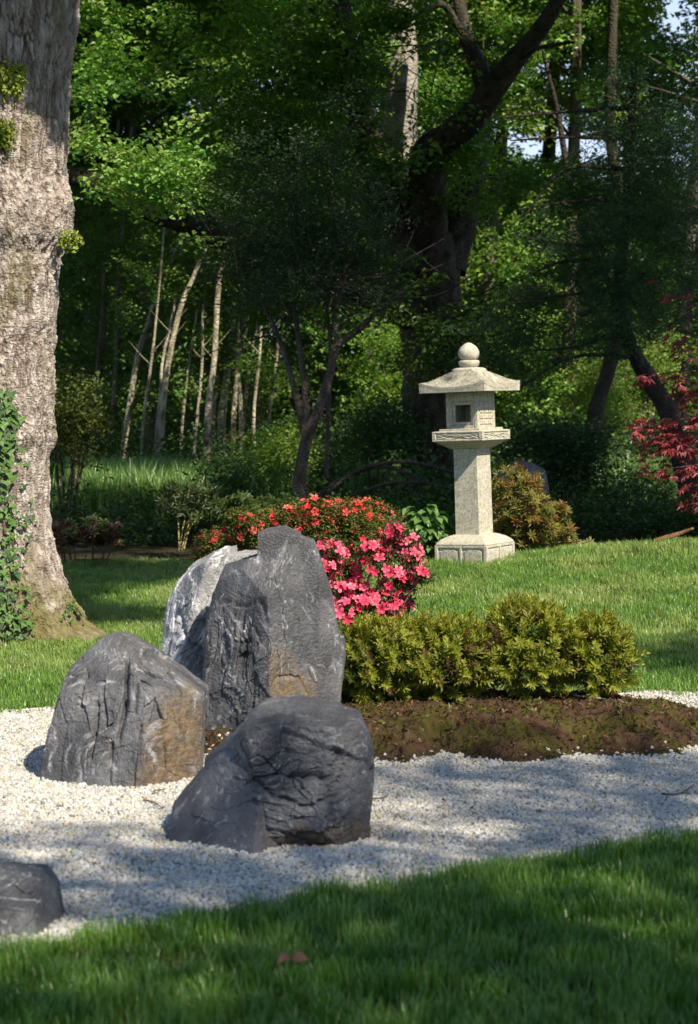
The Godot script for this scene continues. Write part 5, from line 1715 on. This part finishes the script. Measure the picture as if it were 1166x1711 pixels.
func bed_plants() -> void:
	# bronze shrub right of the lantern
	var org := at(880, 935, 16.9)
	org.y = height(org.x, org.z)
	var t := thing("pieris_shrub", "bronze and green shrub with whorled narrow leaves right of the lantern base", "shrub", org)
	var mb := MB.new()
	var inst := Inst.new()
	var sprays := [[850, 800, 26, 14], [880, 805, 24, 10], [865, 790, 12, 8], [835, 830, 24, 12], [860, 850, 36, 22], [900, 850, 30, 16], [880, 815, 20, 10], [840, 880, 28, 16], [885, 890, 40, 26], [925, 870, 30, 18], [930, 855, 16, 10], [850, 915, 32, 18], [905, 915, 30, 16], [945, 895, 18, 9], [957, 912, 10, 6], [975, 915, 12, 8], [870, 830, 40, 20], [830, 905, 18, 10], [890, 870, 40, 22]]
	for e in sprays:
		var c := at(e[0], e[1], 16.9 + rf(-0.15, 0.15)) - org
		tube(mb, [Vector3(rf(-0.04, 0.04), -0.03, 0), c * Vector3(0.4, 0.55, 0.5), c], [0.012, 0.007, 0.003], 6, 4, 0.05, Color(0.16, 0.11, 0.075))
		var rr: float = e[2] * 16.9 / F
		for k in e[3] * 2:
			var d := Vector3(rf(-1, 1), rf(-0.8, 0.8), rf(-1, 1)).limit_length(1.0)
			var u := rng.randf()
			var col := Color(0.26, 0.225, 0.05)
			if u < 0.22: col = Color(0.26, 0.14, 0.04)
			elif u < 0.5: col = Color(0.15, 0.17, 0.035)
			if e[0] > 950: col = Color(0.38, 0.36, 0.16)
			inst.add(facing(c + d * rr, Vector3(d.x, 1.0, d.z + 0.3), rf(0.8, 1.2), 0.35), col * rf(0.75, 1.3))
	obj("stem", mb.mesh(), M.wood, t)
	spread("leaves", whorl(95, 11, 0.075, 0.015, 0.6), M.leaf, inst, t)
	# broad-leaved shrub left of the lantern
	org = at(706, 937, 16.1)
	org.y = height(org.x, org.z)
	t = thing("broad_leaved_shrub", "mid green shrub of broad glossy leaves left of the lantern base", "shrub", org)
	var lm := [broad_leaf(1), broad_leaf(2)]
	var ms := []
	for c in [Color(0.11, 0.21, 0.05), Color(0.14, 0.26, 0.07), Color(0.08, 0.16, 0.04), Color(0.18, 0.30, 0.10)]:
		ms.append(tinted(M.leaf, c))
	for m in ms:
		m.roughness = 0.33
	mb = MB.new()
	for k in 16:
		var c := at(rf(668, 748), rf(855, 905), 16.1 + rf(-0.12, 0.12)) - org
		tube(mb, [Vector3(rf(-0.1, 0.1), -0.03, 0), c * Vector3(0.6, 0.6, 0.6), c], [0.008, 0.006, 0.003], 6, 4, 0.05, Color(0.10, 0.12, 0.04))
	obj("stem", mb.mesh(), M.wood, t)
	for k in 270:
		var u := Vector2(rng.randfn(0, 0.45), rng.randfn(0, 0.45)).limit_length(1.0)
		var p := at(706 + u.x * 52, 892 + u.y * 46, 16.1) + Vector3(0, 0, rf(-0.25, 0.2) * (1.0 - u.length())) - org
		if p.y < 0.02:
			p.y = 0.04
		var lf := obj("leaf", lm[k % 2], ms[rng.randi() % 4], t)
		var b := Basis(Vector3.UP, atan2(u.x, 0.4) + rf(-0.9, 0.9)) * Basis(Vector3.RIGHT, rf(-0.1, 0.7)) * Basis(Vector3.BACK, rf(-0.4, 0.4))
		lf.transform = Transform3D(b.scaled(Vector3.ONE * rf(0.07, 0.115)), p)
	# small bare-stemmed shrub at the bed's edge
	org = at(303, 925, 18.0)
	org.y = height(org.x, org.z)
	t = thing("bare_stemmed_shrub", "thin shrub with yellow bare stems and drooping leaves near the plant label", "shrub", org)
	mb = MB.new()
	for e in [[[300, 922], [304, 890], [312, 850], [316, 815]], [[303, 922], [312, 885], [326, 855], [332, 835]], [[306, 922], [318, 880], [340, 862], [348, 850]], [[299, 922], [298, 880], [296, 850], [290, 825]]]:
		var list := []
		for q in e:
			list.append([q[0], q[1], 18.0 + rf(-0.05, 0.05), 1.6 - 0.3 * list.size()])
		px_tube(mb, list, org, 7, 5, 0.05, Color(0.28, 0.23, 0.09))
	obj("stem", mb.mesh(), M.wood, t)
	inst = Inst.new()
	for k in 85:
		var p := at(rf(270, 365), rf(815, 868) , 18.0 + rf(-0.2, 0.2)) - org
		inst.add(facing(p, Vector3(rf(-0.6, 0.6), -0.2, 0.6), rf(0.8, 1.3), 0.5), Color(0.07, 0.10, 0.03) * rf(0.7, 1.3))
	spread("leaves", whorl(96, 7, 0.09, 0.022, -0.3), M.leaf, inst, t)
	# low spreading plant behind the red azalea
	org = at(425, 880, 17.8)
	org.y = height(org.x, org.z)
	t = thing("spreading_shrub", "low feathery green shrub spreading behind the red azalea", "shrub", org)
	mb = MB.new()
	inst = Inst.new()
	for k in 16:
		var tip := at(rf(360, 495), rf(832, 868), 17.8 + rf(-0.4, 0.2)) - org
		tube(mb, [Vector3(tip.x * 0.2, 0, 0), tip * Vector3(0.6, 0.9, 0.6), tip], [0.009, 0.006, 0.002], 5, 4, 0.05, Color(0.1, 0.08, 0.05))
		for q in 16:
			var f := rf(0.35, 1.0)
			inst.add(facing(tip * Vector3(f, lerpf(0.8, 1.0, f), f) + Vector3(rf(-0.08, 0.08), rf(-0.05, 0.05), rf(-0.1, 0.1)), Vector3(tip.x, 0.4, 0.5), rf(0.8, 1.2), 0.4), Color(0.10, 0.15, 0.03) * rf(0.6, 1.2))
	obj("stem", mb.mesh(), M.wood, t)
	spread("leaves", whorl(97, 9, 0.08, 0.02, 0.2), M.leaf, inst, t)
	# low brownish plant beside the old tree
	org = at(140, 918, 17.6)
	org.y = height(org.x, org.z)
	t = thing("low_rhododendron", "low red brown leafy plant in the shade right of the old trunk", "shrub", org)
	mb = MB.new()
	inst = Inst.new()
	for k in 60:
		var c := at(rf(90, 198), 908 - 26 * pow(rng.randf(), 0.7), 17.6 + rf(-0.3, 0.3)) - org
		if k < 14:
			tube(mb, [Vector3(c.x * 0.7, -0.02, c.z), c], [0.007, 0.003], 5, 4, 0.05, Color(0.12, 0.08, 0.05))
		for q in 3:
			inst.add(facing(c + Vector3(rf(-0.04, 0.04), rf(-0.05, 0.03), rf(-0.05, 0.05)), Vector3(0, 1, 0.3), rf(0.8, 1.2), 0.4), (Color(0.14, 0.05, 0.03) if rng.randf() < 0.6 else Color(0.14, 0.16, 0.06)) * rf(0.6, 1.3))
	for e in [[115, 872], [150, 868], [175, 876]]:
		for q in 5:
			inst.add(facing(at(e[0] + rf(-8, 8), e[1] + rf(-4, 12), 17.6) - org, Vector3(0, 1, 0.2), 1.1, 0.3), Color(0.24, 0.27, 0.10))
	obj("stem", mb.mesh(), M.wood, t)
	spread("leaves", whorl(98, 9, 0.075, 0.024, 0.6), M.leaf, inst, t)

func maple_leaf(s: int) -> ArrayMesh:
	var r := RandomNumberGenerator.new()
	r.seed = s
	var mb := MB.new()
	for k in 7:
		var a := (k - 3) * 0.62 + r.randf_range(-0.08, 0.08)
		var l := [0.45, 0.75, 0.95, 1.0, 0.95, 0.75, 0.45][k] * r.randf_range(0.9, 1.1) as float
		var d := Vector3(sin(a), -0.12, cos(a))
		var sd := Vector3(cos(a), 0, -sin(a)) * 0.13
		var m := d * l * 0.5 + Vector3(0, 0.05, 0)
		var e := d * l - Vector3(0, 0.12 * l, 0)
		var c := Color.WHITE * r.randf_range(0.85, 1.15)
		mb.tri(Vector3.ZERO, m - sd, e, c)
		mb.tri(Vector3.ZERO, e, m + sd, c)
	return mb.mesh(true)

func maple() -> void:
	var org := at(1330, 900, 17.0)
	org.y = height(org.x, org.z)
	var t := thing("red_maple", "dark red Japanese maple reaching in from the right edge", "tree", org)
	var lm := [maple_leaf(1), maple_leaf(2), maple_leaf(3)]
	var ms := []
	for c in [Color(0.22, 0.027, 0.034), Color(0.30, 0.045, 0.05), Color(0.15, 0.02, 0.024), Color(0.36, 0.075, 0.08)]:
		ms.append(tinted(M.red_leaf, c))
	var mb := MB.new()
	px_tube(mb, [[1330, 910, 17, 16], [1322, 800, 17, 13], [1310, 700, 17, 11], [1320, 560, 17, 8], [1300, 440, 17, 4]], org, 10, 6, 0.06, Color(0.09, 0.065, 0.06))
	var sprays := [[1100, 488, 1175, 505, 18, 12], [1112, 578, 1180, 585, 22, 22], [1068, 632, 1115, 628, 11, 14], [1120, 630, 1190, 640, 20, 14], [1130, 655, 1190, 665, 16, 14], [1055, 715, 1175, 700, 17, 40], [1085, 745, 1190, 730, 18, 44], [1070, 760, 1180, 755, 14, 26], [1075, 790, 1190, 780, 14, 30], [1095, 735, 1190, 745, 22, 30], [1140, 815, 1200, 815, 14, 16], [1140, 845, 1190, 840, 10, 10], [1150, 690, 1200, 690, 22, 18]]
	for e in sprays:
		var a := at(e[2] + 90, e[3] - 8, 17.0) - org
		var b := at(e[0], e[1], 17.0 + rf(-0.25, 0.25)) - org
		tube(mb, [Vector3(0, a.y - 0.25, 0), a, a.lerp(b, 0.5) + Vector3(0, 0.03, 0), b], [0.02, 0.011, 0.006, 0.002], 6, 5, 0.05, Color(0.10, 0.06, 0.055))
		for k in int(e[5] * 0.95):
			var f := rng.randf()
			var p := at(lerpf(e[0], e[2], f) + rng.randfn(0, 4), lerpf(e[1], e[3], f) + rng.randfn(0, 0.5) * e[4], 17.0 + rf(-0.35, 0.35)) - org
			var lf := obj("leaf", lm[k % 3], ms[rng.randi() % 4], t)
			var bs := Basis(Vector3.UP, rf(-2.6, 0.6)) * Basis(Vector3.RIGHT, rf(-0.1, 0.8)) * Basis(Vector3.BACK, rf(-0.5, 0.5))
			lf.transform = Transform3D(bs.scaled(Vector3.ONE * rf(0.065, 0.105)), p)
	var fine := Inst.new()   # the smaller leaves deeper in the sprays
	for k in 130:
		var e: Array = sprays[rng.randi() % sprays.size()]
		var f := rng.randf()
		var p := at(lerpf(e[0] + 8, e[2] + 20, f) + rng.randfn(0, 5), lerpf(e[1], e[3], f) + rng.randfn(0, 0.7) * e[4], 17.0 + rf(-0.5, 0.5)) - org
		fine.add(Transform3D((Basis(Vector3.UP, rf(0, TAU)) * Basis(Vector3.RIGHT, rf(-0.2, 0.8))).scaled(Vector3.ONE * rf(0.045, 0.08)), p), Color(0.15, 0.02, 0.026) * rf(0.6, 1.6))
	spread("foliage", lm[0], M.red_leaf, fine, t)
	obj("trunk", mb.mesh(), M.wood, t)

func small_things() -> void:
	# plant label
	var p := at(337, 915, 17.5)
	p.y = height(p.x, p.z)
	var t := thing("plant_label", "small white plant label on a thin stake beside the red azalea", "plant label", p)
	var mb := MB.new()
	cbox(mb, Transform3D(Basis(), Vector3(0, 0.06, 0)), Vector3(0.012, 0.16, 0.008), 0.002, Color(0.04, 0.04, 0.04))
	obj("stake", mb.mesh(true), M.plain, t)
	mb = MB.new()
	cbox(mb, Transform3D(Basis(Vector3.RIGHT, -0.5), Vector3(0, 0.15, 0.006)), Vector3(0.075, 0.045, 0.004), 0.001, Color(0.6, 0.62, 0.66))
	obj("plate", mb.mesh(true), M.plain, t)
	# wooden peg beside the lantern
	p = at(708, 936, 15.9)
	p.y = height(p.x, p.z)
	mb = MB.new()
	cbox(mb, Transform3D(Basis(Vector3.UP, 0.4), Vector3(0, 0.02, 0)), Vector3(0.045, 0.10, 0.045), 0.006, Color(0.30, 0.16, 0.08))
	var o := obj("wooden_peg", mb.mesh(true), M.plain)
	o.position = p
	tag(o, "short brown wooden peg in the grass left of the lantern base", "peg")
	# dark boulder behind the bronze shrub
	rock("shaded_boulder", "rounded grey boulder in deep shade behind the bronze shrub", Vector3(888, 852, 21.5), [[
		[[830, 800, 0.0], [850, 775, 0.0], [840, 790, -0.2]], [[850, 775, 0.0], [875, 768, 0.0], [860, 770, -0.2]], [[875, 768, 0.0], [910, 785, 0.0], [890, 775, -0.2]], [[910, 785, 0.0], [925, 900, 0.0], [915, 840, -0.2]], [[830, 800, 0.0], [815, 900, 0.0], [820, 850, -0.2]],
		[[840, 800, 0.15], [900, 800, 0.15], [870, 900, 0.3]], [[840, 800, -0.2], [900, 800, -0.2], [870, 900, -0.25]], [[840, 920, 0.0], [900, 920, 0.0], [870, 920, -0.2]],
	]], 34, {"dark": Color(0.09, 0.09, 0.09), "light": Color(0.17, 0.17, 0.17), "amp": 0.8})
	# piece of bark on the crest at the right
	p = at(1122, 905, 15.9)
	p.y = height(p.x, p.z)
	mb = MB.new()
	tube(mb, [Vector3(-0.16, 0.02, 0.05), Vector3(-0.05, 0.045, 0), Vector3(0.08, 0.08, -0.03), Vector3(0.19, 0.12, -0.05)], [0.012, 0.02, 0.018, 0.008], 9, 6, 0.1, Color(0.16, 0.08, 0.04))
	o = obj("fallen_branch", mb.mesh(), M.wood)
	o.position = p
	tag(o, "orange brown broken branch lying on the lawn crest at right", "branch")
	# dead leaves and twigs on the gravel and the grass
	for e in [[266, 1331, 0.022, "two-lobed red brown dead leaf on the gravel, left of the blocky rock"], [280, 1305, 0.014, "tiny dark dead leaf on gravel below the brown end of the broad rock"], [786, 1362, 0.016, "dark dead leaf on the shaded gravel at the right"], [905, 1362, 0.013, "small dead leaf near the right end of the gravel"], [738, 1347, 0.016, "curled dead leaf on gravel below the soil mound"], [486, 1662, 0.03, "large blurred brown dead leaf in the foreground grass"], [160, 1455, 0.016, "dead leaf on the gravel right of the small rock"], [425, 1076, 0.02, "dead leaf"]]:
		if e[3] == "dead leaf":
			continue
		var d: float = 1.5 * F / (e[1] - 699.0)
		p = at(e[0], e[1], d)
		p.y = height(p.x, p.z) + (0.012 if e[1] < 1600 else 0.06)
		mb = MB.new()
		for q in 2:
			var lp := broad_leaf(5 + q)
			var arr := lp.surface_get_arrays(0)
			var b := Basis(Vector3.UP, rf(0, TAU)) * Basis(Vector3.BACK, rf(-0.8, 0.8))
			var vv: PackedVector3Array = arr[Mesh.ARRAY_VERTEX]
			for k in range(0, vv.size(), 3):
				mb.tri(b * vv[k] * e[2] * 1.6, b * vv[k + 1] * e[2] * 1.6, b * vv[k + 2] * e[2] * 1.6, Color(0.13, 0.055, 0.03))
			if e[2] < 0.02:
				break
		o = obj("dead_leaf", mb.mesh(true), M.plain)
		o.position = p
		tag(o, e[3], "dead leaf", "dead leaves on the ground")
	for e in [[[1105, 1338], [1135, 1336], [1160, 1322], "thin forked twig on the gravel at the right edge"], [[240, 1345], [258, 1352], [272, 1364], "thin dark twig on the gravel left of the blocky rock"], [[618, 1347], [636, 1345], [648, 1340], "short twig on the gravel right of the blocky rock"], [[960, 1196], [1030, 1203], [1110, 1212], "pale dry stem lying across the soil mound"]]:
		mb = MB.new()
		var pts := []
		for k in 3:
			var d: float = 1.5 * F / (e[k][1] - 699.0) if e[k][1] > 1250 else 9.2 - 0.1 * k
			var q := at(e[k][0], e[k][1], d)
			q.y = maxf(height(q.x, q.z), mound_h(q.x, q.z)) + 0.014
			pts.append(q)
		tube(mb, pts, [0.004, 0.003, 0.0015], 5, 5, 0.1, Color(0.11, 0.075, 0.05) if e[0][1] > 1250 else Color(0.3, 0.26, 0.2))
		if e[0][0] == 1105:
			tube(mb, [pts[1], pts[1] + Vector3(0.04, 0.008, 0.03)], [0.003, 0.0015], 5, 5, 0.1, Color(0.11, 0.075, 0.05))
		o = obj("twig", mb.mesh(), M.wood)
		tag(o, e[3], "twig", "twigs on the ground")
	# crumbs of soil, moss and dry leaves on the island
	var inst := Inst.new()
	for k in 6500:
		var x := rf(-1.0, 2.6); var z := rf(-9.9, -8.2)
		var mh := mound_h(x, z)
		if mh < 0.005:
			continue
		inst.add(Transform3D(rbasis().scaled(Vector3.ONE * rf(0.25, 0.9) * (1.0 if k % 9 else 1.9)), Vector3(x, mh + 0.008, z)), (Color(0.12, 0.06, 0.03) if rng.randf() < 0.55 else (Color(0.09, 0.10, 0.02) if rng.randf() < 0.7 else Color(0.22, 0.15, 0.08))) * rf(0.5, 1.4))
	var l := spread("soil_litter", whorl(99, 4, 0.022, 0.010, 0.2), M.soil, inst)
	tag(l, "crumbs of moss and dead leaves strewn over the soil mound", "litter")
